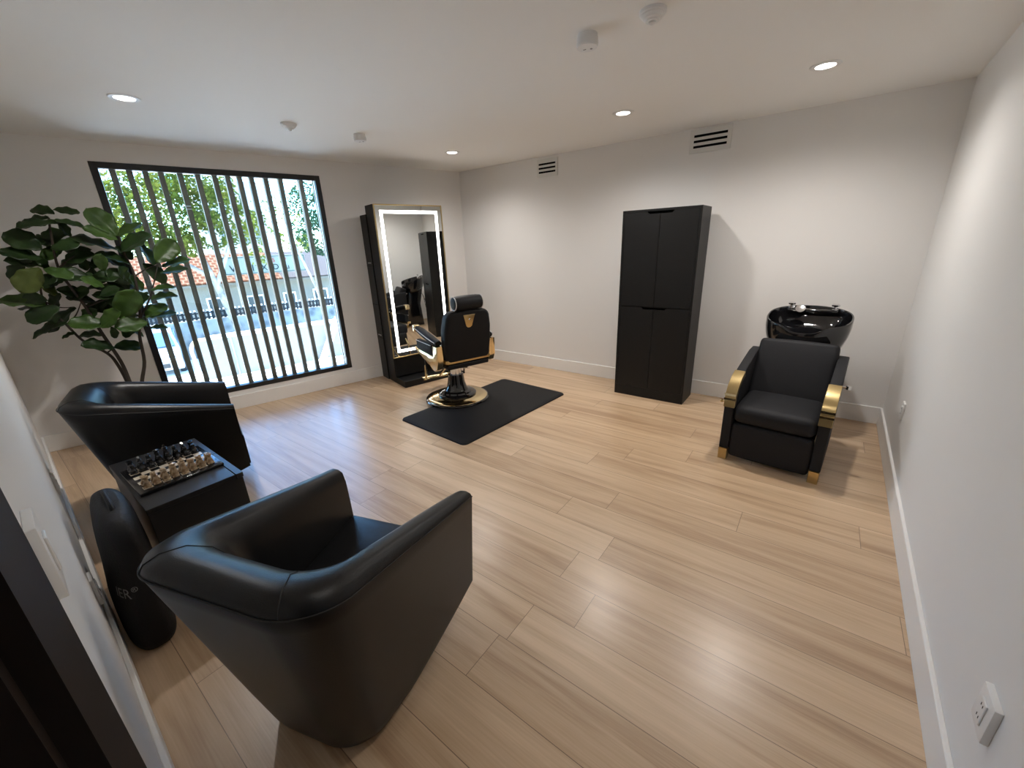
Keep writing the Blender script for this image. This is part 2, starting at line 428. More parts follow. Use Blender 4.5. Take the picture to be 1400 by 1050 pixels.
# ------------------------------------------------------------------ mirror styling station (local x = out of the wall, y = along it)
st = empty('styling_station','tall black styling station with a gold framed lighted mirror','mirror', WL(.026,-.985,0), WR-math.radians(.7))
hw = .415
b = NB(); box(b, .0,.19,-hw-.012,hw+.004,0,1.95,.002,1); obj('rear_cabinet', b, M_lam, st, smooth=0)
b = NB()
box(b, .19,.405,-hw,-hw+.02,0,2.04,.002,1); box(b, .19,.405,hw-.02,hw,0,2.04,.002,1)
box(b, .17,.405,-hw,hw,2.02,2.04,.002,1); box(b, .17,.19,-hw,hw,1.95,2.02)
box(b, .36,.385,-hw+.02,hw-.02,.07,2.02)
obj('mirror_housing', b, M_lam, st, smooth=0)
b = NB(); box(b, .19,.67,-hw,hw,0,.025,.001,1); box(b,.65,.67,-hw,hw,.025,.075,.001,1); box(b,.385,.65,-hw,-hw+.02,.025,.075,.001,1); box(b,.385,.65,hw-.02,hw,.025,.075,.001,1)
box(b,.386,.648,-hw+.021,hw-.021,.045,.055)
obj('plinth', b, M_lam, st, smooth=0)
zb, zt = .312, 2.04
b = NB(); ring(b, .405,.425,-hw,hw,zb,zt,.012,.002); obj('gold_frame', b, M_gold, st, smooth=0)
b = NB(); box(b,.405,.418,-hw+.012,hw-.012,zb+.012,zt-.012); obj('mirror_glass', b, M_mirror, st, smooth=0)
b = NB(); ring(b,.4182,.4195,-hw+.062,hw-.062,zb+.062,zt-.062,.033,0); obj('light_strip', b, M_led, st, smooth=0)
for z in (1.42,.56):
    b = NB(); box(b,.06,.16,-hw-.018,-hw-.012,z,z+.012,.002,1); obj('side_handle', b, M_chrome, st)
for z in (1.39,.94,.53):
    b = NB(); box(b,.002,.188,-hw-.0135,-hw-.0115,z,z+.004); obj('drawer_seam', b, M_lamd, st, smooth=0)
b = NB(); box(b,.20,.30,hw,hw+.055,.62,1.02,.004,1); obj('tool_holder', b, M_lam, st, smooth=0)

# ------------------------------------------------------------------ barber chair (local +y = forward)
bc = empty('barber_chair','black and gold barber chair facing the lighted mirror','barber chair',(1.107,-1.463,.019), math.radians(71.5))
b = NB(); lathe(b, [(0,0),(.335,0),(.340,.008),(.333,.018),(.315,.024),(0,.024)], 64); obj('base_rim', b, M_gloss, bc)
b = NB(); lathe(b, [(.322,.022),(.312,.030),(.26,.040),(.20,.046),(0,.046)], 64); obj('base_plate', b, M_gold_pol, bc)
b = NB(); lathe(b, [(.205,.044),(.205,.058),(.190,.070),(.165,.074),(.160,.088),(.128,.098),(.105,.13),(.092,.18),(.084,.24),(.080,.27),(0,.27)], 56); obj('pedestal', b, M_gloss, bc)
b = NB(); lathe(b, [(.058,.27),(.058,.355),(.050,.36),(.050,.44),(0,.44)], 40); obj('pump_collar', b, M_chrome, bc)
b = NB(); tube(b, [(.05,0,.315),(.10,-.01,.315),(.135,-.03,.318)], .008); tube(b, [(.075,0,.32),(.075,.0,.29)], .018); lathe(b,[(0,-.012),(.014,-.01),(.014,.01),(0,.012)],16,(.14,-.033,.318)); obj('pump_lever', b, M_chrome, bc)
b = NB(); box(b,-.18,.18,-.20,.20,.385,.42,.01,2); box(b,-.07,.07,-.09,.09,.36,.39,.01,2); obj('under_frame', b, M_gloss, bc)
b = NB(); cushion(b,-.245,.245,-.20,.30,.42,.55,.035,.012); obj('seat', b, M_vinyl, bc)
for sx in (-1,1):
    b = NB(); tube(b, smoothpath([(sx*.245,-.2,.535),(sx*.247,0,.537),(sx*.245,.28,.535)]), .004); obj('seat_piping', b, M_piping, bc)
# backrest: rounded slab, leaning back, softly curved outline
def slab(bm, outline, y0, y1, lean, zref, bev=.03):
    prism(bm, outline, y0, y1, 'y', bev, 4)
    for v in bm.verts: v.co.y -= (v.co.z-zref)*lean
ol = []
bw0, bw1, zb0, zb1 = .245, .235, .47, .985
ol += [(-bw0+.03,zb0),(bw0-.03,zb0),(bw0-.004,zb0+.03),(bw0+.006,.66),(bw0+.003,.82)]
for k in range(7):
    a = k*PI/12; ol.append((bw1-.085+.085*math.cos(a), zb1-.085+.085*math.sin(a)))
ol.append((0,zb1+.010))
for k in range(7):
    a = PI/2+k*PI/12; ol.append((-bw1+.085+.085*math.cos(a), zb1-.085+.085*math.sin(a)))
ol += [(-bw0-.003,.82),(-bw0-.006,.66),(-bw0+.004,zb0+.03)]
LEAN = .14
b = NB(); slab(b, ol, -.325, -.205, LEAN, .47); obj('backrest', b, M_vinyl, bc)
b = NB(); box(b,-.235,.235,-.329,-.300,.478,.520,.006,2); box(b,-.247,-.215,-.32,-.22,.48,.518,.006,2); box(b,.215,.247,-.32,-.22,.48,.518,.006,2); obj('gold_band', b, M_gold, bc)
b = NB(); box(b,-.23,.23,-.322,-.21,.42,.470,.012,3); obj('back_bracket', b, M_vinyl, bc)
b = NB(); prism(b, [(-.062,.945),(.062,.945),(.030,.835),(.012,.822),(-.012,.822),(-.030,.835)], -.331,-.318,'y',.003,2)
for v in b.verts: v.co.y -= (v.co.z-.47)*LEAN
bd = obj('gold_badge', b, M_gold, bc)
b = NB(); lathe(b,[(0,0),(.009,0),(.009,.004),(0,.006)],16,M=Matrix.Translation((0,-.3315-(.90-.47)*LEAN,.90))@Matrix.Rotation(PI/2,4,'X')); obj('badge_stud', b, M_chrome, bd)
# headrest
hy, hz = -.365, 1.055
RX = Matrix.Translation((0,hy,hz))@Matrix.Rotation(PI/2,4,'Y')
b = NB(); lathe(b,[(0,-.150),(.045,-.148),(.062,-.138),(.067,-.10),(.069,0),(.067,.10),(.062,.138),(.045,.148),(0,.150)],32,M=RX); obj('headrest', b, M_vinyl, bc)
for s in (-1,1):
    b = NB(); tube(b,[(s*.142,hy+.061*math.cos(a),hz+.061*math.sin(a)) for a in [k*2*PI/28 for k in range(28)]],.0045,8,True); obj('headrest_piping', b, M_piping, bc)
for s in (-1,1):
    b = NB(); tube(b,[(s*.05,-.325,.97),(s*.05,-.345,1.01)],.008); obj('headrest_post', b, M_chrome, bc)
# arms
for s in (-1,1):
    b = NB()
    pth = smoothpath([(s*.285,-.27,.690),(s*.29,-.17,.705),(s*.295,-.02,.735),(s*.295,.12,.762),(s*.295,.195,.774)],6)
    # pad: squashed sweep
    tb = NB(); rr = [.030+.016*math.sin(PI*min(1,(i+1.5)/len(pth))) for i in range(len(pth))]; tube(tb, pth, rr, 16)
    for v in tb.verts:
        # flatten a little about the local path height
        k = min(pth, key=lambda p: (p.y-v.co.y)**2); v.co.z = k.z + (v.co.z-k.z)*.8
    me = bpy.data.meshes.new('t'); tb.to_mesh(me); tb.free(); b.from_mesh(me); bpy.data.meshes.remove(me)
    arm = obj('arm_pad', b, M_vinyl, bc)
    b = NB(); tube(b, [Vector((p.x+s*.043, p.y, p.z+.012)) for p in pth], .004, 8); obj('arm_piping', b, M_piping, arm)
    b = NB(); box(b, s*.30-.034, s*.30+.034, .185,.250,.740,.808,.012,3); obj('arm_cap', b, M_gold_pol, arm)
    # side pad and scalloped gold shell
    b = NB(); box(b, min(s*.262,s*.318), max(s*.262,s*.318), -.16,.215,.555,.665,.018,3); sp = obj('side_pad', b, M_fabric, bc)
    b = NB(); tube(b, [(s*.319,-.15,.655),(s*.320,.06,.656),(s*.319,.205,.655)], .004, 8); obj('side_piping', b, M_piping, sp)
    pl = [(-.305,.665),(-.30,.50),(-.27,.435),(-.21,.405),(-.15,.415),(-.10,.445),(-.05,.452),(0,.475),(.05,.482),(.10,.505),(.15,.512),(.20,.535),(.25,.545),(.255,.575),(.10,.565),(-.10,.56),(-.19,.565),(-.205,.665)]
    b = NB(); prism(b, pl, min(s*.252,s*.325), max(s*.252,s*.325), 'x', .010, 2); obj('gold_side_shell', b, M_gold_pol, bc)
# footrest
b = NB()
for s in (-1,1): tube(b, [(s*.17,.24,.44),(s*.17,.40,.30),(s*.17,.42,.13)], .012)
tube(b, [(-.2,.42,.14),(.2,.42,.14)], .012)
tube(b, [(0,.06,.335),(0,.25,.27),(0,.42,.15)], .012)
fr = obj('footrest', b, M_gold_pol, bc)
b = NB(); box(b,-.19,.19,.40,.52,.13,.15,.006,2); obj('foot_plate', b, M_gold_pol, fr)
b = NB(); cushion(b,-.20,.20,.285,.335,.28,.44,.018,.008); obj('calf_pad', b, M_vinyl, bc)

# ------------------------------------------------------------------ shampoo (backwash) unit, local -y = front
su = empty('shampoo_chair','black reclining shampoo chair with gold armrest bands and a basin','shampoo chair',(4.008,-1.0,0), math.radians(-4.6))
HX = .308; AW = .062
prof = [(-.345,.085),(-.355,.42),(-.340,.50),(-.305,.56),(-.24,.605),(-.12,.648),(.05,.690),(.18,.72),(.30,.725),(.30,.30),(.26,.10),(.0,.085)]
for s in (-1,1):
    x0, x1 = sorted((s*HX, s*(HX-AW)))
    b = NB(); prism(b, prof, x0, x1, 'x', .008, 2); arm = obj('side_arm', b, M_fabric, su)
    # gold band wrapped round the front curve
    fr = [(-.361,.415),(-.346,.503),(-.310,.566),(-.243,.612),(-.165,.640)]; bk = [(-.150,.600),(-.225,.572),(-.275,.535),(-.305,.485),(-.318,.415)]
    b = NB(); prism(b, fr+bk, x0-.005, x1+.005, 'x', .002, 1); g = obj('gold_band', b, M_gold, arm)
    b = NB(); prism(b, [(-.3645,.503),(-.3605,.518),(-.355,.517),(-.358,.502)], x0-.006,x1+.006,'x'); prism(b, [(-.3665,.470),(-.3645,.484),(-.357,.483),(-.359,.469)], x0-.006,x1+.006,'x'); obj('band_ridge', b, M_gold_pol, g)
    b = NB(); prism(b, [(-.352,0),(-.358,.088),(-.285,.088),(-.290,0)], x0+.002, x1-.002, 'x', .003, 1); obj('leg', b, M_gold, su)
    b = NB(); box(b, x0+.004,x1-.004,.22,.28,0,.1,.003,1); obj('leg', b, M_gold, su)
b = NB(); lathe(b,[(0,0),(.008,0),(.008,.02),(.013,.026),(.013,.036),(0,.040)],16,M=Matrix.Translation((-HX-.001,-.315,.44))@Matrix.Rotation(-PI/2,4,'Y')); obj('recline_knob', b, M_gold_pol, su)
b = NB(); tube(b,[(HX-.005,-.05,.60),(HX+.03,-.05,.60)],.008); lathe(b,[(0,-.016),(.014,-.012),(.014,.012),(0,.016)],16,(HX+.035,-.05,.60)); obj('side_lever', b, M_chrome, su)
IX = HX-AW-.004
b = NB(); cushion(b,-IX,IX,-.36,.14,.305,.435,.045,.010); obj('seat', b, M_fabric, su)
b = NB(); cushion(b,-IX,IX,-.345,-.285,.035,.295,.020,.006); obj('footrest', b, M_fabric, su)
b = NB(); box(b,-IX+.004,IX-.004,-.30,.10,.25,.30,.004,1); obj('seat_frame', b, M_lamd, su, smooth=0)
ML = Matrix.Translation((0,.045,.40))@Matrix.Rotation(math.radians(-24),4,'X')
b = NB(); cushion(b,-IX-.004,IX+.004,.0,.12,-.01,.46,.028,.008,ML); obj('backrest', b, M_fabric, su)
b = NB(); prism(b, [(.22,0),(.66,0),(.62,.45),(.70,.80),(.40,.82),(.36,.55)], -.17,.17,'x',.03,3); obj('pedestal', b, M_gloss, su)
# basin
by, bx_, byr = .535, .278, .225
def bowl(bm):
    seg = 64; R = []
    def rimz(a): 
        y = math.sin(a)
        d = (a+PI/2+PI)%(2*PI)-PI
        return .950 + y*byr*.24 - .042*math.exp(-(d/.42)**4)
    def rr(a, k):  # superellipse
        c, s = math.cos(a), math.sin(a); p = 2.4
        q = (abs(c)**p+abs(s)**p)**(-1/p); return c*q*k*bx_, s*q*k*byr
    levels = [(.50,-.265,0),(.74,-.245,0),(.90,-.185,0),(.97,-.115,.3),(1.0,-.055,.8),(1.0,-.012,1),(1.0,.0,1),(.985,.006,1),(.955,.004,1),(.94,-.012,1),(.91,-.05,.8),(.84,-.10,.4),(.72,-.145,.1),(.45,-.175,0),(.08,-.185,0)]
    for k, dz, w in levels:
        ringv = []
        for i in range(seg):
            a = 2*PI*i/seg; x, y = rr(a, k)
            zz = rimz(a); base = .950 + math.sin(a)*byr*.24*(.4+.6*k)
            z = (zz*w + base*(1-w)) + dz
            ringv.append(bm.verts.new((x, by+y, z)))
        R.append(ringv)
    for p, q in zip(R, R[1:]):
        for i in range(seg): bm.faces.new((p[i], p[(i+1)%seg], q[(i+1)%seg], q[i]))
    bm.faces.new(R[0]); bm.faces.new(R[-1])
b = NB(); bowl(b); bs = obj('basin', b, M_gloss, su, smooth=60)
b = NB(); box(b,-.17,.17,by+.135,by+.205,.955,.990,.012,3); obj('tap_ledge', b, M_gloss, bs)
for x in (-.145,.145):
    b = NB(); lathe(b,[(.022,0),(.022,.010),(.010,.014),(.010,.030),(.026,.034),(.028,.046),(.020,.052),(0,.053)],24,(x,by+.165,.984)); obj('tap', b, M_chrome, bs)
b = NB(); lathe(b,[(.014,-.05),(.018,0),(.034,.012),(.034,.022),(0,.026)],24,M=Matrix.Translation((-.075,by+.125,.985))@Matrix.Rotation(math.radians(55),4,'X')); obj('spray_head', b, M_chrome, bs)
b = NB(); tube(b,[(-.145,by+.14,.975),(-.12,by+.115,.972),(-.09,by+.11,.975)],.007); obj('spout', b, M_chrome, bs)
b = NB(); tube(b,smoothpath([(.10,.66,.78),(.13,.76,.60),(.12,.80,.35),(.06,.82,.26),(.0,.80,.35),(.02,.74,.60),(.05,.69,.70)],8),.008); obj('hose', b, M_chrome, su)

# ------------------------------------------------------------------ tub armchairs (local +y = forward)
def armchair(label, loc, rz):
    e = empty('tub_armchair', label, 'armchair', loc, rz)
    hx, yb, yf, rc, zt_, zr_b, spl = .334, -.235, .56, .152, .62, .171, -.022
    path = []
    n1 = 12
    for k in range(n1): path.append((hx-spl*(1-k/n1), yf+(yb+rc-yf)*k/n1))
    for k in range(13):
        a = -k*PI/24; path.append((hx-rc+rc*math.cos(a), yb+rc+rc*math.sin(a)))
    nb = 6
    for k in range(1,nb): path.append((hx-rc-(2*(hx-rc))*k/nb, yb))
    for k in range(13):
        a = -PI/2-k*PI/24; path.append((-hx+rc+rc*math.cos(a), yb+rc+rc*math.sin(a)))
    for k in range(1,n1+1): path.append((-hx+spl*k/n1, yb+rc+(yf-yb-rc)*k/n1))
    gx0, gx1, gb, gr = .315, .235, -.085, .15      # ground outline: tip half-width, rear half-width, back, corner radius
    gp = []
    for k in range(n1): gp.append((gx0+(gx1-gx0)*k/n1, yf+(gb+gr-yf)*k/n1))
    for k in range(13): gp.append((gx1-gr+gr*math.cos(k*PI/24), gb+gr-gr*math.sin(k*PI/24)))
    for k in range(1,6): gp.append((gx1-gr-(2*(gx1-gr))*k/6, gb))
    for k in range(13): gp.append((-gx1+gr-gr*math.sin(k*PI/24), gb+gr-gr*math.cos(k*PI/24)))
    for k in range(1,n1+1): gp.append((-gx1+(gx1-gx0)*k/n1, gb+gr+(yf-gb-gr)*k/n1))
    gpath = [Vector((x,y,0)) for x,y in gp]
    ix0, ix1, ib, ir = hx+.022-.088, hx-.135, yb+.19, .11
    ip = []
    for k in range(n1): ip.append((ix0+(ix1-ix0)*k/n1, yf+(ib+ir-yf)*k/n1))
    for k in range(13): ip.append((ix1-ir+ir*math.cos(k*PI/24), ib+ir-ir*math.sin(k*PI/24)))
    for k in range(1,6): ip.append((ix1-ir-(2*(ix1-ir))*k/6, ib))
    for k in range(13): ip.append((-ix1+ir-ir*math.sin(k*PI/24), ib+ir-ir*math.cos(k*PI/24)))
    for k in range(1,n1+1): ip.append((-ix1+(ix1-ix0)*k/n1, ib+ir+(yf-ib-ir)*k/n1))
    ipath = [Vector((x,y,0)) for x,y in ip]
    P = [Vector((x,y,0)) for x,y in path]; n = len(P)
    # inward normals
    Nn = []
    for i in range(n):
        a = P[max(0,i-1)]; c = P[min(n-1,i+1)]; tdir = (c-a).normalized(); Nn.append(Vector((tdir.y,-tdir.x,0)))
    if Nn[0].x > 0: Nn = [-v for v in Nn]
    back = [(0,0),(.012,.022),(.045,.036),(.095,.030),(.140,-.005),(.170,-.06),(.185,-.14),(.19,-.26)]
    arm = [(0,0),(.006,.012),(.024,.020),(.050,.018),(.072,.006),(.082,-.04),(.086,-.14),(.088,-.26)]
    b = NB(); rings = []; seam = []; inner = []; bot = []
    for i in range(n):
        p, nn = P[i], Nn[i]
        w = min(1,max(0,(yf-p.y)/(yf-yb)))       # 0 at the arm tip, 1 at the back
        wb = w*w*(3-2*w)
        zrim = zt_ + zr_b*w
        wl = min(1,w/.66); zlow = .18*(1-wl) + .022*wl
        G = gpath[i]
        cs = []
        for q in (1.,.985,.94,.75,.5,.25,.08):
            z = zlow + (zrim-zlow)*(1-q)
            k = ((zrim-z)/(zrim-.022)) + {1.:.07,.985:.03,.94:.008}.get(q,0)*wl
            cs.append(Vector((p.x+(G.x-p.x)*k, p.y+(G.y-p.y)*k, z)))
        for (d1,h1),(d2,h2) in zip(arm, back):
            d = d1+(d2-d1)*wb; h = h1+(h2-h1)*wb
            dm = .088+(.19-.088)*wb; cs.append(p + (ipath[i]-p)*(d/dm) + Vector((0,0,zrim+h if h > -.2 else .35)))
        seam.append(cs[7].copy()); inner.append(cs[-1].copy()); bot.append(cs[0].copy())
        rings.append([b.verts.new(c) for c in cs])
    m = len(rings[0])
    for r1, r2 in zip(rings, rings[1:]):
        for k in range(m-1): b.faces.new((r1[k], r1[k+1], r2[k+1], r2[k]))
    for r in (rings[0], rings[-1]): b.faces.new(r)
    # underside
    cu = [b.verts.new((c.x*.8, .12+(c.y-.12)*.8, max(.016,c.z-.004))) for c in bot]
    for i in range(n-1): b.faces.new((rings[i][0], rings[i+1][0], cu[i+1], cu[i]))
    b.faces.new(cu)
    sh = obj('shell', b, M_leather, e, smooth=50)
    # seams: round the rim and up the back corners
    out = lambda i, p: p - Nn[i]*.0010
    b = NB(); tube(b, [out(i, seam[i]) for i in range(n)], .0022, 6)
    for ic in (n1+9, n-1-n1-9):
        pts = []
        w = min(1,max(0,(yf-P[ic].y)/(yf-yb)))
        wb = w*w*(3-2*w); zrim = zt_+zr_b*w
        for (d1,h1),(d2,h2) in list(zip(arm,back))[:6]:
            d = d1+(d2-d1)*wb; h = h1+(h2-h1)*wb
            dm = .088+(.19-.088)*wb; pts.append(P[ic]+(ipath[ic]-P[ic])*(d/dm)+Vector((0,0,zrim+h+.0004)))
        tube(b, pts, .0018, 6)
    obj('seam', b, M_seam, sh)
    # seat: block that runs into the shell all round, front edge just ahead of the arm tips
    zs = .40
    so_ = [Vector((c.x-Nn[i].x*.012, c.y-Nn[i].y*.012, 0)) for i,c in enumerate(inner)]
    so_[0].y = so_[-1].y = yf+.010; so_[0].x -= .004; so_[-1].x += .004
    b = NB(); prism(b, [(v.x,v.y) for v in so_], .17, zs, 'z', .016, 3)
    obj('seat', b, M_leather, e, smooth=40)
    b = NB(); lathe(b,[(0,0),(.16,0),(.165,.008),(.16,.015),(0,.015)],40,(0,.14,0)); obj('swivel_base', b, M_gloss, e)
    return e
armchair('black leather tub armchair in the foreground, seen from behind', (2.935,-4.029,0), math.radians(17.9))
armchair('black leather tub armchair beyond the side table, beside the window and plant', (.638,-3.970,0), math.radians(-15.06))

# ------------------------------------------------------------------ side table
tx0, tx1, ty0, ty1, th = 1.235, 1.925, -4.175, -3.795, .55
tb = empty('side_table','black box side table between the two armchairs, holding the chess set','table',((tx0+tx1)/2,(ty0+ty1)/2,0))
hx, hy = (tx1-tx0)/2, (ty1-ty0)/2
b = NB(); box(b,-hx,hx,-hy,hy-.034,th-.025,th,.0015,1); box(b,-hx,-.002,hy-.031,hy,th-.025,th,.0015,1); box(b,.002,hx,hy-.031,hy,th-.025,th,.0015,1); obj('top', b, M_table, tb, smooth=0)
b = NB(); box(b,-hx+.003,hx-.003,-hy+.003,hy-.003,.0,th-.026,.002,1); obj('body', b, M_table, tb, smooth=0)
# ------------------------------------------------------------------ chess
M_onyx_d = mat('dark_onyx', (.010,.010,.012), .15, coat=.4)
M_onyx_l = mat('tan_onyx', (.42,.30,.17), .22, coat=.3); vary(M_onyx_l, (.25,.15,.075), (.62,.47,.30), 60, 4)
M_onyx_w = mat('cream_onyx', (.62,.54,.42), .2, coat=.3)
bx0, bx1, by0, by1 = 1.415, 1.775, -4.150, -3.835
bc_ = Vector(((bx0+bx1)/2, (by0+by1)/2, th)); bh = .172
cbd = empty('chess_board','dark square stone chess board with pale squares on the black side table','chess board', bc_, math.radians(1))
b = NB(); box(b,-bh-.005,bh+.005,-bh+.004,bh-.004,0,.016,.002,2); obj('slab', b, M_onyx_d, cbd)
sq = .0365
b = NB()
for i in range(8):
    for j in range(8):
        if (i+j)%2: box(b,(i-4)*sq,(i-3)*sq,(j-4)*sq,(j-3)*sq,.0160,.0166)
obj('pale_squares', b, M_onyx_w, cbd, smooth=0)
def piece(kind, dark):
    m = M_onyx_d if dark else M_onyx_l
    h = {'pawn':.050,'rook':.056,'knight':.062,'bishop':.066,'queen':.074,'king':.080}[kind]
    r = .0140
    o_ = bpy.data.objects.new('chess_'+kind, None) if False else None
    b = NB(); box(b,-.0145,.0145,-.0145,.0145,0,.010,.003,2)
    lathe(b,[(.0142,.010),(.0150,.016),(.0125,h*.38),(.0080,h*.62),(.0085,h*.66),(.0115,h*.70),(.0115,h*.75),(.0070,h*.78)],20)
    body = b
    hb = NB()
    z = h*.78
    if kind == 'pawn': lathe(hb,[(.006,z-.002),(.0105,z+.004),(.0105,h-.004),(.006,h),(0,h)],16)
    elif kind == 'rook':
        lathe(hb,[(.0075,z-.002),(.0125,z+.002),(.0125,h),(.0085,h),(.0085,h-.004),(0,h-.004)],20)
    elif kind == 'knight':
        prism(hb,[(-.010,z-.004),(.009,z-.004),(.008,z+.006),(.014,z+.004),(.015,z+.010),(.004,h),(-.003,h+.003),(-.009,z+.009)],-.0055,.0055,'x',.001,1)
    elif kind == 'bishop': lathe(hb,[(.007,z-.002),(.0105,z+.004),(.0095,z+.009),(.004,h-.002),(0,h)],16)
    elif kind == 'queen': lathe(hb,[(.007,z-.002),(.0125,h-.006),(.0125,h-.004),(.008,h-.003),(.003,h),(0,h)],16)
    else:
        lathe(hb,[(.007,z-.002),(.0115,h-.010),(.006,h-.006),(0,h-.006)],16); box(hb,-.0018,.0018,-.0018,.0018,h-.008,h+.006); box(hb,-.0055,.0055,-.0018,.0018,h-.002,h+.002)
    return body, hb, m
order = ['rook','knight','bishop','queen','king','bishop','knight','rook']
proto = {}
posw = ['at the left-wall end','second from left-wall end','third from left-wall end','fourth from left-wall end','fifth from left-wall end','third from window-side end','second from window-side end','at the window-side end']
R1 = Matrix.Rotation(math.radians(1),4,'Z')
for dark in (False, True):
    cn = 'black onyx' if dark else 'tan onyx'
    for rank in (0,1):
        i = (7-rank) if not dark else (0+rank)
        for j in range(8):
            kind = 'pawn' if rank else order[j]
            key = (kind, dark)
            p_ = bc_ + R1 @ Vector(((i-3.5)*sq,(j-3.5)*sq,.0166))
            if key not in proto:
                body, hb, m = piece(kind, dark)
                o = bpy.data.objects.new('chess_'+kind, None); COL.objects.link(o); o.empty_display_size = .03
                obj('body', body, m, o); obj('crown', hb, m, o)
                proto[key] = o
            else: o = copy_tree(proto[key])
            o.location = p_; o.rotation_euler = (0,0,random.uniform(-.2,.2)+(PI/2 if not dark else -PI/2))
            tag(o, f'{cn} {kind} on the chess board, {"inner" if rank else "outer"} row, {posw[j]}', 'chess piece', ('black' if dark else 'tan')+' chess pieces on the board')

# ------------------------------------------------------------------ soft black bag between table and left wall
bag = empty('storage_bag','slumped black nylon bag with grey lettering between the side table and left wall','bag',(1.81,-4.288,0), LA)
def bag_pt(a, z, grow=0.):
    k = z/.60; p = 2/2.7
    c, sn = math.cos(a), math.sin(a)
    sx = (.27*(1.06-.10*k*k-.06*k)+grow); sy = (.084*(1.02-.38*k**2.4)+grow)
    v = Vector((sx*math.copysign(abs(c)**p,c)-.01*k, sy*math.copysign(abs(sn)**p,sn)+.028*k, z))
    return v + noise.noise_vector(v*5)*.010*min(1,z/.1)
b = NB(); rings = []
for z, sc in ((.0,.90),(.012,.97),(.04,1),(.10,1),(.17,1),(.24,1),(.31,1),(.38,1),(.44,1),(.50,1),(.545,.98),(.575,.90),(.592,.74),(.60,.5)):
    r_ = []
    for i in range(56):
        v = bag_pt(2*PI*i/56, z); cx = -.01*z/.6; cy = .028*z/.6
        r_.append(b.verts.new((cx+(v.x-cx)*sc, cy+(v.y-cy)*sc, v.z)))
    rings.append(r_)
for r1, r2 in zip(rings, rings[1:]):
    for i in range(56): b.faces.new((r1[i], r1[(i+1)%56], r2[(i+1)%56], r2[i]))
b.faces.new(rings[0]); b.faces.new(rings[-1])
obj('bag_body', b, M_bagm, bag, smooth=80)
b = NB(); tube(b, smoothpath([(-.13,.028,.585),(-.10,.028,.612),(-.02,.028,.622),(.06,.028,.61),(.09,.028,.58)],6),.010,8); obj('handle', b, M_bagm, bag)
# lettering follows the bag's rounded end
tb_ = text_bm('IER', .064, .0)
tr_ = text_bm('\u00ae', .030, .0); xr = max(v.co.x for v in tb_.verts)+.004
bmesh.ops.transform(tr_, matrix=Matrix.Translation((xr,.028,0)), verts=tr_.verts)
me = bpy.data.meshes.new('t'); tr_.to_mesh(me); tr_.free(); tb_.from_mesh(me); bpy.data.meshes.remove(me)
arc = []; a_ = -PI/2-.25; tot = 0; prev = None
while a_ < 0:
    v = bag_pt(a_, .30, .002)
    if prev is not None: tot += (v-prev).length
    arc.append((tot, a_)); prev = v; a_ += .01
x0_ = min(v.co.x for v in tb_.verts); x1_ = max(v.co.x for v in tb_.verts)
bmesh.ops.subdivide_edges(tb_, edges=[e for e in tb_.edges if e.calc_length() > .02], cuts=1)
s_end = [t for t, a in arc if a > -.12][0]
for v in tb_.verts:
    sx = s_end-(x1_-v.co.x); a_ = min(arc, key=lambda q: abs(q[0]-sx))[1]
    v.co = bag_pt(a_, .275+v.co.y, .0035)
obj('lettering', tb_, M_grey, bag, smooth=0)

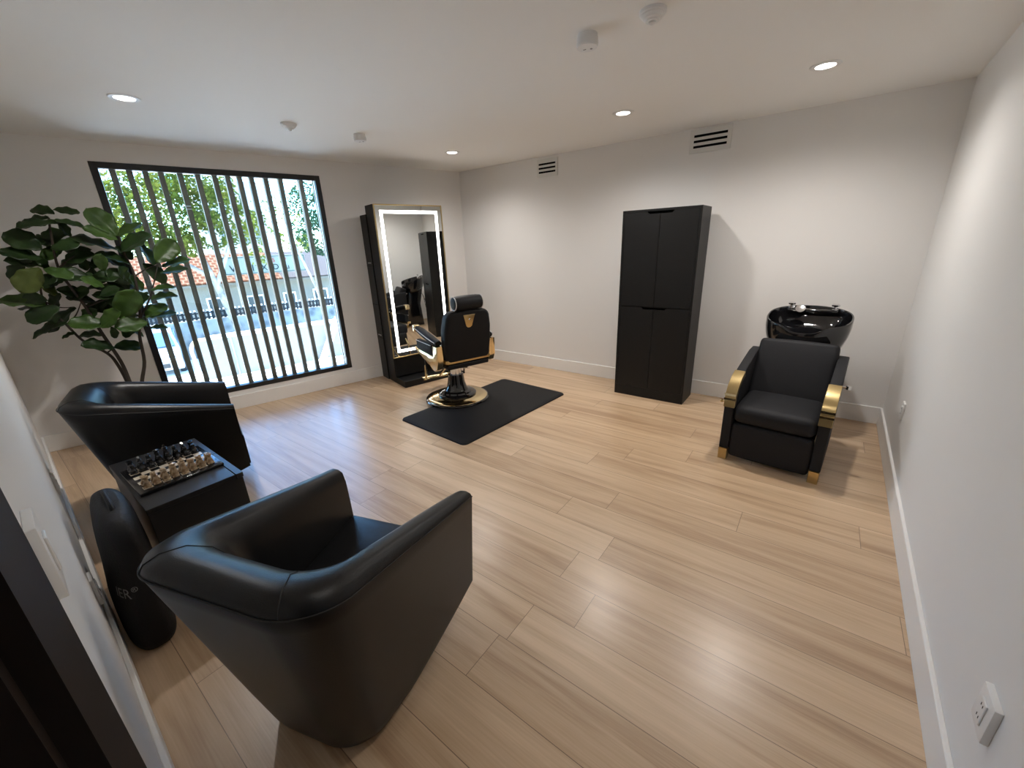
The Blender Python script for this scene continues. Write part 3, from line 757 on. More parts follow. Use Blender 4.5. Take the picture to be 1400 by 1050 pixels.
# ------------------------------------------------------------------ fiddle-leaf fig
LEAVES = [(0.284,-3.871,1.894,0.205,-4.081,1.841,0.42,-0.37,0.83,0),
(0.374,-3.822,1.915,0.305,-3.947,1.965,0.73,-0.13,0.68,0),
(0.394,-3.822,1.94,0.374,-3.684,1.933,0.6,0.13,0.79,0),
(0.475,-3.796,1.848,0.535,-4.018,1.819,0.36,-0.03,0.93,0),
(0.516,-3.822,1.859,0.46,-3.667,1.815,0.35,0.37,0.86,0),
(0.522,-3.935,1.662,0.478,-4.09,1.797,0.9,0.12,0.43,0),
(0.38,-3.785,1.785,0.302,-3.963,1.722,0.75,-0.49,0.45,0),
(0.483,-3.958,1.602,0.568,-4.126,1.674,0.5,0.55,0.67,0),
(0.44,-3.979,1.555,0.501,-4.136,1.611,0.52,0.46,0.72,0),
(0.468,-3.508,1.749,0.407,-3.634,1.959,0.91,0.18,0.37,1),
(0.489,-3.514,1.719,0.514,-3.681,1.819,0.59,0.48,0.65,1),
(0.434,-3.537,1.648,0.505,-3.781,1.762,0.28,0.47,0.84,0),
(0.373,-3.503,1.748,0.29,-3.352,1.87,0.56,-0.32,0.77,1),
(0.456,-3.524,1.625,0.491,-3.329,1.782,0.54,-0.58,0.61,0),
(0.5,-3.677,1.624,0.436,-3.487,1.556,0.41,0.43,0.81,0),
(0.298,-3.512,1.619,0.216,-3.419,1.757,0.66,-0.37,0.65,0),
(0.376,-3.409,1.72,0.449,-3.333,1.525,0.36,0.82,0.45,0),
(0.423,-3.33,1.54,0.383,-3.157,1.715,0.99,0.12,0.11,1),
(0.375,-3.301,1.503,0.389,-3.092,1.568,0.44,-0.29,0.85,1),
(0.473,-3.325,1.454,0.543,-3.14,1.496,0.36,-0.33,0.87,0),
(0.401,-3.419,1.537,0.383,-3.293,1.376,0.83,0.48,0.29,0),
(0.486,-3.415,1.32,0.472,-3.247,1.352,0.3,-0.15,0.94,1),
(0.33,-3.44,1.238,0.291,-3.257,1.276,0.44,-0.09,0.9,1),
(0.469,-3.502,1.102,0.377,-3.355,1.208,0.59,-0.2,0.78,1),
(0.473,-3.482,1.108,0.498,-3.294,1.132,0.26,-0.16,0.95,0),
(0.387,-3.503,1.009,0.394,-3.386,1,0.39,0.04,0.92,1),
(0.478,-3.674,1.624,0.447,-3.857,1.59,0.76,-0.24,0.6,0),
(0.55,-3.934,1.478,0.489,-3.751,1.477,0.8,0.27,0.54,0),
(0.345,-3.844,1.668,0.285,-3.994,1.625,0.69,-0.44,0.57,0),
(0.408,-4.072,1.573,0.363,-4.19,1.456,0.84,-0.5,0.19,0),
(0.511,-3.983,1.536,0.561,-4.122,1.385,0.95,0.01,0.31,2),
(0.389,-4.041,1.453,0.401,-3.97,1.338,0.57,0.67,0.47,2),
(0.504,-4.029,1.273,0.424,-4.257,1.348,0.47,0.13,0.88,1),
(0.394,-4.043,1.25,0.339,-4.204,1.279,0.28,0.08,0.96,0),
(0.516,-3.963,1.252,0.539,-4.156,1.186,0.84,-0.08,0.54,0),
(0.434,-3.968,1.124,0.4,-4.197,1.062,0.3,-0.29,0.91,0),
(0.361,-3.904,1.23,0.352,-4.112,1.067,0.48,-0.56,0.68,0),
(0.493,-3.729,1.081,0.532,-3.948,1.148,0.64,0.33,0.69,1),
(0.524,-3.501,1.075,0.615,-3.693,1.075,0.71,0.33,0.62,1),
(0.534,-3.661,1.131,0.626,-3.508,1.337,0.94,-0.19,-0.28,1),
(0.391,-3.714,1.147,0.349,-3.787,1.254,0.67,0.46,0.58,0),
(0.488,-3.771,1.324,0.543,-3.646,1.315,0.59,-0.2,0.78,0),
(0.415,-3.525,1.381,0.503,-3.634,1.499,0.81,0.59,-0.06,0),
(0.407,-3.672,1.409,0.471,-3.806,1.48,0.49,0.58,0.65,0),
(0.438,-3.613,1.336,0.376,-3.799,1.388,0.31,0.16,0.94,0),
(0.357,-3.511,1.329,0.284,-3.633,1.392,0.33,0.27,0.9,0),
(0.493,-3.748,0.899,0.585,-3.91,0.975,0.38,0.56,0.73,0),
(0.47,-3.759,0.889,0.372,-3.581,0.882,0.55,0.33,0.76,0),
(0.393,-3.808,0.992,0.327,-3.955,1.022,0.42,0,0.91,0),
(0.467,-3.937,1.047,0.44,-4.033,1.028,0.4,-0.29,0.87,0),
(0.367,-3.662,1.03,0.287,-3.555,0.943,0.3,0.73,0.62,0),
(0.389,-3.807,1.291,0.374,-3.932,1.318,0.63,0.09,0.77,0),
(0.402,-3.948,1.344,0.314,-4.046,1.243,0.65,-0.74,0.16,0),
(0.473,-3.538,1.204,0.407,-3.455,1.319,0.46,-0.57,0.68,0),
(0.411,-3.56,1.128,0.341,-3.495,1.019,0.34,0.89,0.31,0),
(0.312,-3.696,1.521,0.311,-3.787,1.557,0.77,0.21,0.6,0),
(0.345,-3.96,1.531,0.444,-3.996,1.611,0.44,0.89,-0.14,0),
(0.427,-3.889,1.449,0.433,-3.988,1.422,0.71,-0.15,0.69,0),
(0.376,-3.746,1.621,0.358,-3.842,1.668,0.56,0.28,0.78,0),
(0.389,-3.693,1.27,0.385,-3.818,1.191,0.7,-0.4,0.59,0),
(0.385,-3.577,1.257,0.367,-3.671,1.36,0.73,0.44,0.52,0),
(0.392,-3.739,1.054,0.376,-3.731,0.952,0.71,0.7,-0.06,0),
(0.405,-3.593,1.05,0.483,-3.672,0.966,0.57,-0.27,0.78,0),
(0.36,-3.918,1.726,0.36,-4.039,1.715,0.83,-0.05,0.56,0),
(0.302,-3.73,1.546,0.253,-3.612,1.615,0.78,-0.04,0.62,0),
(0.385,-3.537,1.505,0.326,-3.614,1.585,0.58,0.33,0.74,0),
(0.404,-3.908,1.295,0.478,-3.79,1.377,0.65,-0.67,0.37,0),
(0.281,-3.912,1.738,0.192,-4.08,1.724,0.61,-0.38,0.69,0),
(0.471,-4.004,1.694,0.484,-4.06,1.571,0.89,-0.37,0.26,0),
(0.345,-3.992,1.586,0.325,-3.885,1.673,0.94,-0.09,0.32,1),
(0.543,-3.885,1.666,0.574,-3.731,1.716,0.77,-0.33,0.54,0),
(0.574,-3.956,1.533,0.623,-3.814,1.474,0.54,0.16,0.82,1),
(0.461,-3.895,1.435,0.38,-3.777,1.5,0.63,0.01,0.77,0),
(0.387,-3.757,1.501,0.462,-3.763,1.595,0.64,0.62,-0.46,0),
(0.513,-3.68,1.379,0.598,-3.773,1.459,0.43,0.78,0.46,1),
(0.47,-3.743,1.451,0.501,-3.572,1.46,0.7,-0.16,0.7,0),
(0.529,-3.724,1.308,0.557,-3.6,1.371,0.76,-0.42,0.49,0),
(0.377,-3.838,1.237,0.382,-3.669,1.19,0.71,0.16,0.68,0),
(0.356,-3.601,1.176,0.393,-3.71,1.289,0.7,0.61,0.37,0),
(0.3,-3.7,1.186,0.384,-3.54,1.203,0.68,-0.42,0.6,0),
(0.452,-3.613,1.182,0.367,-3.611,1.053,0.75,0.45,-0.49,1),
(0.523,-3.782,1.072,0.615,-3.648,1.197,0.6,-0.73,0.34,1),
(0.373,-3.905,1.295,0.282,-3.781,1.269,0.53,0.52,0.67,0),
(0.455,-3.953,1.378,0.38,-3.824,1.328,0.8,0.55,0.22,0),
(0.388,-3.931,1.505,0.421,-4.028,1.393,0.86,-0.24,0.46,0),
(0.506,-4.012,1.305,0.44,-4.158,1.334,0.81,-0.27,0.52,0),
(0.442,-4.034,1.124,0.456,-4.035,1.265,0.85,0.52,-0.08,0),
(0.492,-3.535,1.408,0.578,-3.542,1.517,0.49,0.8,-0.34,0),
(0.396,-3.556,1.454,0.297,-3.457,1.327,0.53,0.82,0.22,1),
(0.523,-3.433,1.278,0.426,-3.614,1.239,0.81,-0.5,0.31,0),
(0.413,-3.689,1.655,0.336,-3.867,1.589,0.77,-0.49,0.4,0),
(0.554,-3.656,1.497,0.61,-3.632,1.619,0.82,-0.51,-0.28,1),
(0.421,-3.675,1.439,0.431,-3.547,1.337,0.83,0.31,0.46,0),
(0.464,-3.773,1.21,0.404,-3.889,1.123,0.78,-0.58,0.24,0),
(0.374,-3.553,1.672,0.34,-3.459,1.577,0.69,0.62,0.36,0),
(0.405,-3.778,1.748,0.459,-3.809,1.856,0.49,0.87,0,0),
(0.306,-3.729,1.523,0.311,-3.755,1.389,0.79,-0.59,0.15,0),
(0.334,-3.791,1.568,0.24,-3.933,1.538,0.62,-0.53,0.58,0),
(0.358,-3.669,1.465,0.356,-3.54,1.492,0.69,-0.13,0.71,0)]
STEMS = [([(0.4,-3.761,0.55),(0.4,-3.783,0.747),(0.4,-3.819,0.847),(0.4,-3.923,0.964),(0.4,-3.982,1.107),(0.4,-4.049,1.296),(0.4,-4.014,1.507)],0.014),([(0.44,-3.742,0.555),(0.44,-3.751,0.765),(0.44,-3.801,1.021),(0.44,-3.835,1.229),(0.44,-3.866,1.353),(0.44,-3.901,1.529),(0.44,-3.873,1.763),(0.44,-3.851,1.883)],0.015),([(0.42,-3.677,0.534),(0.42,-3.611,0.732),(0.42,-3.583,0.967),(0.42,-3.53,1.158),(0.42,-3.491,1.441),(0.42,-3.507,1.61),(0.42,-3.509,1.758)],0.015),([(0.42,-3.542,1.102),(0.42,-3.448,1.246),(0.42,-3.381,1.385),(0.42,-3.315,1.539)],0.008),([(0.43,-3.836,1.228),(0.43,-3.711,1.276),(0.43,-3.581,1.324),(0.43,-3.503,1.348)],0.007),([(0.44,-3.901,1.529),(0.44,-3.795,1.608),(0.44,-3.685,1.618)],0.007),([(0.41,-3.818,0.848),(0.41,-3.771,0.881),(0.41,-3.74,0.909)],0.006),([(0.4,-3.982,1.107),(0.4,-3.91,1.174),(0.4,-3.845,1.288)],0.006),([(0.42,-3.491,1.441),(0.42,-3.391,1.497),(0.42,-3.309,1.523)],0.006),([(0.42,-4.046,1.297),(0.42,-3.983,1.245),(0.42,-3.901,1.235)],0.006)]
M_leafs = []
for nm, c1, c2 in (('fig_leaf_dark',(.013,.032,.008),(.026,.058,.014)),('fig_leaf_green',(.036,.080,.014),(.065,.130,.024)),('fig_leaf_yellow',(.075,.105,.016),(.11,.14,.03))):
    m = mat(nm, c1, .38, spec=.45); vary(m, c1, c2, 9, 3)
    nt = m.node_tree; bs = nt.nodes['Principled BSDF']; out_ = nt.nodes['Material Output']
    tr = nt.nodes.new('ShaderNodeBsdfTranslucent'); mx = nt.nodes.new('ShaderNodeMixShader'); mx.inputs[0].default_value = .28
    gm = nt.nodes.new('ShaderNodeMix'); gm.data_type = 'RGBA'; gm.blend_type = 'ADD'; gm.inputs[0].default_value = 1
    nt.links.new(bs.inputs['Base Color'].links[0].from_socket, gm.inputs[6]); gm.inputs[7].default_value = (.025,.045,.0,1)
    nt.links.new(gm.outputs[2], tr.inputs['Color']); nt.links.new(bs.outputs[0], mx.inputs[1]); nt.links.new(tr.outputs[0], mx.inputs[2]); nt.links.new(mx.outputs[0], out_.inputs[0])
    M_leafs.append(m)
M_stem = mat('fig_bark', (.035,.026,.018), .8, bump=(80,.5))
PB = Vector((.42,-3.745,0))
pl_ = empty('fiddle_leaf_fig','tall potted fiddle-leaf fig with large dark green leaves beside the window','plant', WL(*PB), WR)
b = NB(); lathe(b,[(0,0),(.125,0),(.135,.01),(.165,.30),(.168,.32),(.158,.32),(.152,.29),(0,.29)],40); obj('pot', b, mat('grey_pot',(.08,.08,.08),.5), pl_)
b = NB(); lathe(b,[(0,.27),(.152,.275),(.150,.292),(0,.298)],32); obj('soil', b, mat('dark_soil',(.03,.02,.014),.9,bump=(60,1.)), pl_)
for k, (pts, r) in enumerate(STEMS):
    pts = [Vector(p)-PB for p in pts]
    if k < 3: pts = [Vector((.03*(k-1),.03*(k-1)+.01,.285))] + pts
    P_ = smoothpath(pts, 5); b = NB(); tube(b, P_, [r*(1-.6*i/(len(P_)-1)) for i in range(len(P_))], 8); obj('stem', b, M_stem, pl_)
rl = random.Random(21)
for L_ in LEAVES:
    a_ = Vector(L_[0:3])-PB; t2 = Vector(L_[3:6])-PB; nn = Vector(L_[6:9]).normalized(); tone = int(L_[9])
    ax_ = (t2-a_); ln = ax_.length; ax_.normalize(); sd = nn.cross(ax_).normalized(); nn = ax_.cross(sd).normalized()
    hw_ = ln*.40*rl.uniform(.88,1.1); b = NB(); nu, nv = 12, 8; grid = []; droop = rl.uniform(.05,.16)*ln; cup = rl.uniform(.10,.28); ph = rl.uniform(0,6)
    for i in range(nu+1):
        u_ = i/nu
        # obovate outline: narrow near the stalk, broad towards a blunt tip
        wd = (.05+.95*math.sin(PI*min(1,u_**.95))**.60*(.50+.60*u_**.8))*(1+.05*math.sin(u_*13+ph)) if 0 < u_ < 1 else .05
        row = []
        for j in range(nv+1):
            v_ = (j/nv-.5)*2
            z_ = cup*hw_*abs(v_)**1.5*wd - droop*(u_**2) + .085*hw_*math.sin(u_*17+ph+2*v_)*abs(v_) - .05*hw_*(1 if j == nv//2 else 0)
            row.append(b.verts.new(a_ + ax_*(u_*ln) + sd*(v_*wd*hw_) + nn*z_))
        grid.append(row)
    for i in range(nu):
        for j in range(nv): b.faces.new((grid[i][j],grid[i][j+1],grid[i+1][j+1],grid[i+1][j]))
    lf = obj('leaf', b, M_leafs[tone], pl_, smooth=180)
    sm_ = lf.modifiers.new('thickness','SOLIDIFY'); sm_.thickness = .0015

# ------------------------------------------------------------------ outside (window frame: local x negative = away from the house)
GZ = -2.55
M_ground = mat('pale_concrete', (.72,.71,.69), .8, spec=.2); vary(M_ground, (.70,.71,.66), (.82,.825,.78), .8, 5)
b = NB(); box(b,-60,-.2,-40,40,GZ-.2,GZ); obj('ground', b, M_ground, rz=WR, smooth=0, kind='structure')
def WE(name, label, cat, n, t, z=GZ, group=None): return empty(name, label, cat, WL(n,t,z), WR, group)
# gate / low wall across the drive
M_cream = mat('cream_metal', (.30,.235,.13), .7, spec=.1)
M_gate = mat('pale_grey_gate', (.155,.145,.125), .8, spec=.1); M_white = mat('white_paint', (.85,.85,.83), .5)
g = WE('driveway_gate','pale grey driveway gate with a cream tube rail, outside the window','gate',-12,-.6)
b = NB(); box(b,-.03,.03,-2.62,3.4,.06,1.42); obj('panel', b, M_gate, g, smooth=0)
b = NB(); tube(b, [(0,-2.72,0),(0,-2.78,1.10)]+[(0,-2.50-.28*math.cos(a),1.10+.36*math.sin(a)) for a in [k*PI/16 for k in range(1,9)]]+[(0,3.5,1.46)], .055, 12); obj('rail', b, M_cream, g)
b = NB(); box(b,-.06,.09,-2.3,3.5,1.44,1.56,.01,1); obj('cap', b, M_white, g, smooth=0)
b = NB(); tube(b,[(.12,-1.62,0),(.12,-1.62,1.45)],.03,8); obj('post', b, M_gate, g)
lb = WE('leaning_board','white board leaning on the gate at the right side of the window','board',-11.7,.50)
b = NB(); box(b,-.03,.03,-.12,.12,0,1.85,.005,1,Matrix.Rotation(math.radians(-28),4,'X')@Matrix.Rotation(0,4,'Y')); obj('plank', b, M_white, lb, smooth=0)
# car
M_car = mat('white_car_paint', (.28,.29,.31), .25, coat=.6); M_cglass = mat('car_glass', (.05,.10,.20), .08, spec=.7); M_tyre = mat('tyre_rubber', (.02,.02,.02), .8)
car = WE('car','white hatchback parked outside, seen through the left of the window','car',-15.8,-4.55)
pc = [(2.0,.25),(2.02,.55),(1.95,.72),(1.1,.92),(.35,1.42),(-1.2,1.48),(-1.85,1.0),(-1.98,.6),(-1.95,.25)]
b = NB(); A = prism(b, [(x,z) for x,z in pc], -.85,.85,'y',.06,3)
for v in b.verts:
    if v.co.z > .95: v.co.y *= 1-.16*min(1,(v.co.z-.95)/.5)
obj('body', b, M_car, car, smooth=40)
b = NB()
vs = [b.verts.new(p) for p in ((1.09,-.70,.965),(1.09,.70,.965),(.40,.60,1.41),(.40,-.60,1.41))]; vv = [b.verts.new((v.co.x+.02,v.co.y,v.co.z+.02)) for v in vs]
b.faces.new(vs); b.faces.new(vv)
for i in range(4): b.faces.new((vs[i],vs[(i+1)%4],vv[(i+1)%4],vv[i]))
obj('windshield', b, M_cglass, car, smooth=0)
for s in (-1,1):
    b = NB(); prism(b,[(.95,1.0),(.30,1.36),(-1.15,1.40),(-1.5,1.02)],s*.755-.03,s*.755+.03,'y'); obj('side_window', b, M_cglass, car, smooth=0)
    for x in (1.3,-1.25):
        b = NB(); lathe(b,[(0,-.1),(.30,-.1),(.32,-.06),(.32,.06),(.30,.1),(0,.1)],24,M=Matrix.Translation((x,s*.77,.32))@Matrix.Rotation(PI/2,4,'X')); obj('wheel', b, M_tyre, car)
    b = NB(); box(b,1.93,2.03,s*.62-.16,s*.62+.16,.58,.70,.02,2); obj('headlight', b, M_chrome, car)
b = NB(); box(b,1.98,2.05,-.45,.45,.34,.50,.01,1); obj('grille', b, M_tyre, car, smooth=0)
b = NB(); box(b,1.96,2.0,-.80,.80,.735,.75); obj('hood_gap', b, M_tyre, car, smooth=0)
# stone boundary wall and picket fence
M_stone = mat('pale_fieldstone', (.45,.47,.48), .9, spec=.05)
nt = M_stone.node_tree; vo = nt.nodes.new('ShaderNodeTexVoronoi'); vo.inputs['Scale'].default_value = 2.6; cr = nt.nodes.new('ShaderNodeValToRGB'); tc = nt.nodes.new('ShaderNodeTexCoord')
cr.color_ramp.elements[0].color = (.075,.085,.09,1); cr.color_ramp.elements[1].color = (.18,.18,.165,1); cr.color_ramp.elements[0].position = .15; cr.color_ramp.elements[1].position = .6
nt.links.new(tc.outputs['Object'], vo.inputs['Vector']); nt.links.new(vo.outputs['Distance'], cr.inputs['Fac']); nt.links.new(cr.outputs['Color'], nt.nodes['Principled BSDF'].inputs['Base Color'])
sw_ = WE('stone_wall','pale round-stone garden wall across the street','wall',-16.6,1)
b = NB(); box(b,-.2,.2,-9,10,0,1.58); obj('masonry', b, M_stone, sw_, smooth=0)
fe = WE('picket_fence','dark picket fence with pale tips on top of the stone garden wall','fence',-16.6,1,GZ+1.581)
b = NB(); M_fence = mat('dark_fence', (.012,.014,.015), .7, spec=.1)
for k in range(130): box(b,-.02,.02,-8.9+k*.145,-8.9+k*.145+.075,0,.34)
box(b,-.03,.03,-9,10,.06,.11); box(b,-.03,.03,-9,10,.24,.29); obj('pickets', b, M_fence, fe, smooth=0)
b = NB()
for k in range(130): box(b,-.025,.025,-8.9+k*.145+.01,-8.9+k*.145+.065,.34,.40)
obj('picket_tips', b, M_white, fe, smooth=0)
# house with tiled roof
M_stucco = mat('pale_stucco', (.19,.175,.145), .9, spec=.05); M_tile = mat('terracotta_tiles', (.45,.19,.10), .9, spec=.05)
nt = M_tile.node_tree; br = nt.nodes.new('ShaderNodeTexBrick'); tc = nt.nodes.new('ShaderNodeTexCoord'); mp = nt.nodes.new('ShaderNodeMapping')
mp.inputs['Rotation'].default_value = (0,0,PI/2)
br.inputs['Color1'].default_value = (.075,.030,.016,1); br.inputs['Color2'].default_value = (.055,.021,.011,1); br.inputs['Mortar'].default_value = (.115,.075,.05,1)
br.inputs['Scale'].default_value = 1; br.inputs['Brick Width'].default_value = .26; br.inputs['Row Height'].default_value = .34; br.inputs['Mortar Size'].default_value = .035
nt.links.new(tc.outputs['Object'], mp.inputs[0]); nt.links.new(mp.outputs[0], br.inputs['Vector']); nt.links.new(br.outputs['Color'], nt.nodes['Principled BSDF'].inputs['Base Color'])
M_grey_roof = mat('grey_shingles', (.05,.047,.048), .9, spec=.05)
hs = WE('house','single-storey pale house with a terracotta tiled roof across the street','house',-19,0)
b = NB(); box(b,-6,0,-6.2,8,0,2.95); obj('wall', b, M_stucco, hs, smooth=0)
b = NB(); box(b,-.05,.42,-6.4,8.2,2.78,2.94); obj('fascia', b, mat('pale_fascia',(.13,.12,.10),.6), hs, smooth=0)
def roof(t0,t1,m,nm):
    b = NB(); prism(b,[(.5,2.95),(-3.2,4.20),(-6.6,2.95),(-6.5,2.88),(-3.2,4.05),(.45,2.88)],t0,t1,'y'); obj(nm,b,m,hs,smooth=0)
roof(-6.5,.95,M_tile,'roof'); roof(.96,8.3,M_grey_roof,'roof')
M_dkwin = mat('dark_window', (.06,.07,.07), .15)
for t0, t1, z0, z1 in ((-2.35,-1.35,1.2,2.25),(-.75,.05,1.2,2.2),(.9,1.5,1.3,2.2),(2.35,3.1,1.25,2.25),(-5.2,-4.2,1.2,2.25)):
    b = NB(); ring(b,-.02,.05,t0,t1,z0,z1,.07,0); w_ = obj('window', b, M_white, hs, smooth=0)
    b = NB(); box(b,-.01,.02,t0+.06,t1-.06,z0+.06,z1-.06); obj('pane', b, M_dkwin, w_, smooth=0)
# street sign board
sg = WE('street_sign','wide pale sign board with dark green letters in front of the tiled roof','sign',-17.9,.15)
b = NB(); box(b,-.05,.05,-1.60,1.85,3.25,4.05,.01,1); obj('board', b, mat('pale_sign',(.175,.195,.178),.8,spec=.05), sg, smooth=0)
b = NB(); ring(b,.051,.06,-1.57,1.82,3.28,4.02,.025,0); obj('border', b, mat('sign_green',(.01,.03,.028),.8,spec=.05), sg, smooth=0)
for y in (-1.2,1.5):
    b = NB(); tube(b,[(0,y,0),(0,y,3.25)],.05,8); obj('post', b, M_gate, sg)
M_sgreen = mat('sign_letters_green', (.003,.012,.014), .8, spec=.0); M_sred = mat('sign_letters_red', (.22,.012,.010), .8, spec=.05)
def letters(s, size, t, z, m):
    b = text_bm(s, size, .006)
    bmesh.ops.transform(b, matrix=Matrix.Translation((.062,t,z))@Matrix(((0,0,1,0),(1,0,0,0),(0,1,0,0),(0,0,0,1))), verts=b.verts); obj('lettering', b, m, sg, smooth=0)
letters('V', .42, -1.37, 3.38, M_sgreen); letters('I', .42, -.50, 3.38, M_sgreen); letters('X', .40, -.13, 3.38, M_sgreen); letters('D', .36, .37, 3.40, M_sgreen); letters('u', .34, .93, 3.40, M_sgreen)
letters('5', .26, .40, 3.74, M_sred); letters('7', .24, .90, 3.74, M_sred)
# tall pale building far behind
tw = WE('tall_building','tall pale building rising behind the tiled roof and trees','building',-36,-.6)
b = NB(); box(b,-6,0,-.2,4.6,0,9.6); obj('wall', b, mat('white_stucco',(.22,.22,.215),.8), tw, smooth=0)
for k in range(3):
    b = NB(); box(b,-.02,.04,1.0+k*1.2,1.6+k*1.2,5.0,6.2); obj('window', b, M_dkwin, tw, smooth=0)
h2 = WE('far_house','low pale house with a flat roof beyond the trees at left','house',-34,-11)
b = NB(); box(b,-6,0,-6,5.6,0,4.4); obj('wall', b, M_stucco, h2, smooth=0)
b = NB(); box(b,-6.2,.25,-6.2,5.8,4.4,4.6); obj('roof', b, M_white, h2, smooth=0)
# trees
def leaf_mat(nm, c1, c2):
    m = mat(nm, c1, .8, spec=.03); vary(m, c1, c2, 1.3, 3)
    nt = m.node_tree; bs = nt.nodes['Principled BSDF']; out = nt.nodes['Material Output']
    tr = nt.nodes.new('ShaderNodeBsdfTranslucent'); mx = nt.nodes.new('ShaderNodeMixShader'); mx.inputs[0].default_value = .45
    src = bs.inputs['Base Color'].links[0].from_socket
    nt.links.new(src, tr.inputs['Color']); nt.links.new(bs.outputs[0], mx.inputs[1]); nt.links.new(tr.outputs[0], mx.inputs[2]); nt.links.new(mx.outputs[0], out.inputs[0])
    return m
M_lf1 = leaf_mat('yellow_green_leaves', (.038,.064,.010), (.085,.10,.018)); M_lf2 = leaf_mat('blue_green_leaves', (.013,.042,.022), (.03,.07,.036))
M_bark = mat('pale_bark', (.50,.46,.40), .8); vary(M_bark, (.10,.09,.075), (.24,.22,.19), 4, 4)
def tree(label, n, t, blobs, trunk, m, cnt, size, seed):
    rnd = random.Random(seed)
    e = WE('street_tree', label, 'tree', n, t)
    b = NB()
    for (bn,bt,bz,rn,rt,rz_) in blobs:
        k = int(cnt*rt*rz_/2)
        for _ in range(k):
            while True:
                d = Vector((rnd.uniform(-1,1),rnd.uniform(-1,1),rnd.uniform(-1,1)))
                if .15 < d.length < 1: break
            c = Vector((bn+d.x*rn, bt+d.y*rt, bz+d.z*rz_))
            q = noise.noise(c*1.3)
            if q < -.12: continue
            u = Vector((rnd.gauss(0,1),rnd.gauss(0,1),rnd.gauss(0,1))).normalized(); w = u.orthogonal().normalized(); s = size*rnd.uniform(.6,1.3)
            a = [b.verts.new(c+u*s), b.verts.new(c+w*s*.55+u*s*.2), b.verts.new(c-u*s*.8), b.verts.new(c-w*s*.55+u*s*.2)]
            b.faces.new(a)
    f = obj('foliage', b, m, e, smooth=0)
    b = NB()
    for pts, r in trunk:
        P = smoothpath(pts,5); tube(b, P, [r*(1-.55*i/(len(P)-1)) for i in range(len(P))], 10)
    obj('trunk', b, M_bark, e)
    return e
tree('broad yellow-green street tree with a pale leaning trunk, left half of the window', -15.3, -2.2,
     [(0,-1.0,5.9,1.6,2.2,1.6),(0,.9,5.5,1.3,1.5,1.2),(0,-2.6,5.4,1.5,1.7,1.3),(0,.2,6.7,1.3,1.5,.9),(.2,-.4,4.7,.9,1.0,.6)],
     [([(0,.75,0),(0,.42,1.8),(0,.15,3.2),(0,-.2,4.8)],.17),([(0,.2,3.0),(.1,.8,4.2),(.1,1.2,5.2)],.09),([(0,.1,3.3),(0,-1.1,4.3),(0,-2.0,4.9)],.08)], M_lf1, 3200, .085, 3)
tree('blue-green street tree at the right side of the window', -15.6, 1.9,
     [(0,.4,5.6,1.2,1.1,1.7),(0,.1,4.7,.9,.7,.7),(0,1.4,5.8,1.2,1.2,1.6)],
     [([(0,1.5,0),(0,1.3,2.5),(0,.6,5.0)],.12)], M_lf2, 3200, .08, 5)
tree('thin branching tree before the pale building, right of center in the window', -13.0, .25,
     [(0,.0,5.4,.7,.9,.7),(0,.4,4.5,.6,.6,.4),(0,-.85,4.1,.45,.35,1.0)],
     [([(.1,1.05,0),(.1,.9,2.4),(0,.4,4.4),(0,0,6.2)],.06)], M_lf1, 900, .075, 9)
tree('dense green tree behind the house at the far left of the window', -28.6, -7.6,
     [(0,0,5.0,2,2.6,2.0),(0,2.0,4.6,1.6,1.6,1.7),(0,-2.5,4.8,2,2.0,2.0)],
     [([(0,0,0),(0,.1,3),(0,0,5)],.2)], M_lf1, 700, .13, 11)

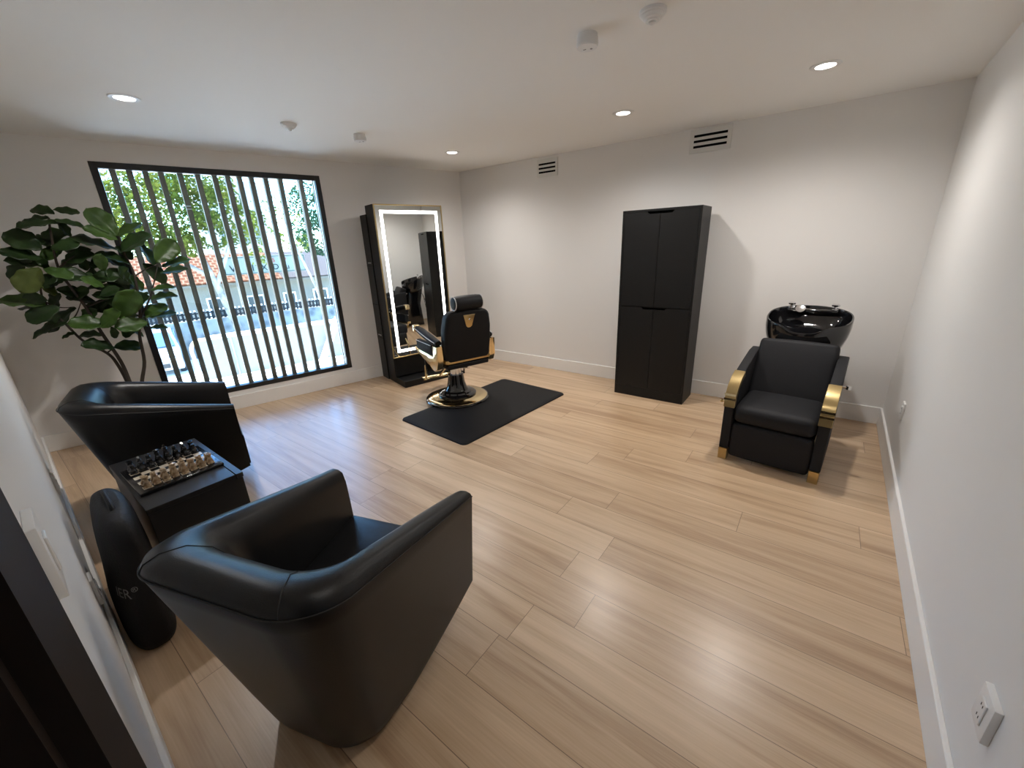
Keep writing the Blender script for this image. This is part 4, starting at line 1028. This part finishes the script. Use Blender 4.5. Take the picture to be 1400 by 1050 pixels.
# ------------------------------------------------------------------ light
world = bpy.data.worlds.new('sky'); scene.world = world; world.use_nodes = True
nt = world.node_tree; bg = nt.nodes['Background']; sky = nt.nodes.new('ShaderNodeTexSky'); sky.sky_type = 'NISHITA'
sky.sun_disc = False; sky.sun_elevation = math.radians(58); sky.sun_rotation = math.radians(100); sky.air_density = 1.2; sky.dust_density = .6; sky.ozone_density = 2
tint = nt.nodes.new('ShaderNodeMix'); tint.data_type = 'RGBA'; tint.blend_type = 'MULTIPLY'; tint.inputs[0].default_value = 1; tint.inputs[7].default_value = (.47,.74,1,1)
nt.links.new(sky.outputs[0], tint.inputs[6]); nt.links.new(tint.outputs[2], bg.inputs[0]); bg.inputs[1].default_value = 1.9
sl = bpy.data.lights.new('sun', 'SUN'); sl.energy = 38; sl.color = (1,.96,.9); sl.angle = .01
so = bpy.data.objects.new('sun', sl); COL.objects.link(so)
# sun stands high over the left end of the facade, just outside its plane
az = WL(-.10,-1,0).normalized(); el = math.radians(56)
dirv = Vector((az.x*math.cos(el), az.y*math.cos(el), math.sin(el)))
so.rotation_euler = dirv.to_track_quat('Z','Y').to_euler(); so.location = (-8,-10,12)

# ------------------------------------------------------------------ camera
cam = bpy.data.cameras.new('camera'); co = bpy.data.objects.new('camera', cam); COL.objects.link(co)
cam.sensor_width = 36; cam.lens = 14.2103; cam.clip_start = .01; cam.clip_end = 200
yaw, pit, roll = math.radians(127.3455327), math.radians(19.07811155), math.radians(-2.23693217)
d = Vector((math.cos(yaw)*math.cos(pit), math.sin(yaw)*math.cos(pit), -math.sin(pit)))
r = d.cross(Vector((0,0,1))).normalized(); u = r.cross(d)
r2 = math.cos(roll)*r + math.sin(roll)*u; u2 = -math.sin(roll)*r + math.cos(roll)*u
Mx = Matrix(((r2.x,u2.x,-d.x),(r2.y,u2.y,-d.y),(r2.z,u2.z,-d.z))).to_4x4(); Mx.translation = (4.08994,-4.38662,1.57436)
co.matrix_world = Mx
scene.camera = co
scene.view_settings.view_transform = 'Standard'; scene.view_settings.look = 'None'; scene.view_settings.gamma = 1; scene.view_settings.exposure = .26
scene.view_settings.use_curve_mapping = False
scene.cycles.use_denoising = True
scene.cycles.max_bounces = 12; scene.cycles.diffuse_bounces = 6; scene.cycles.sample_clamp_indirect = 8
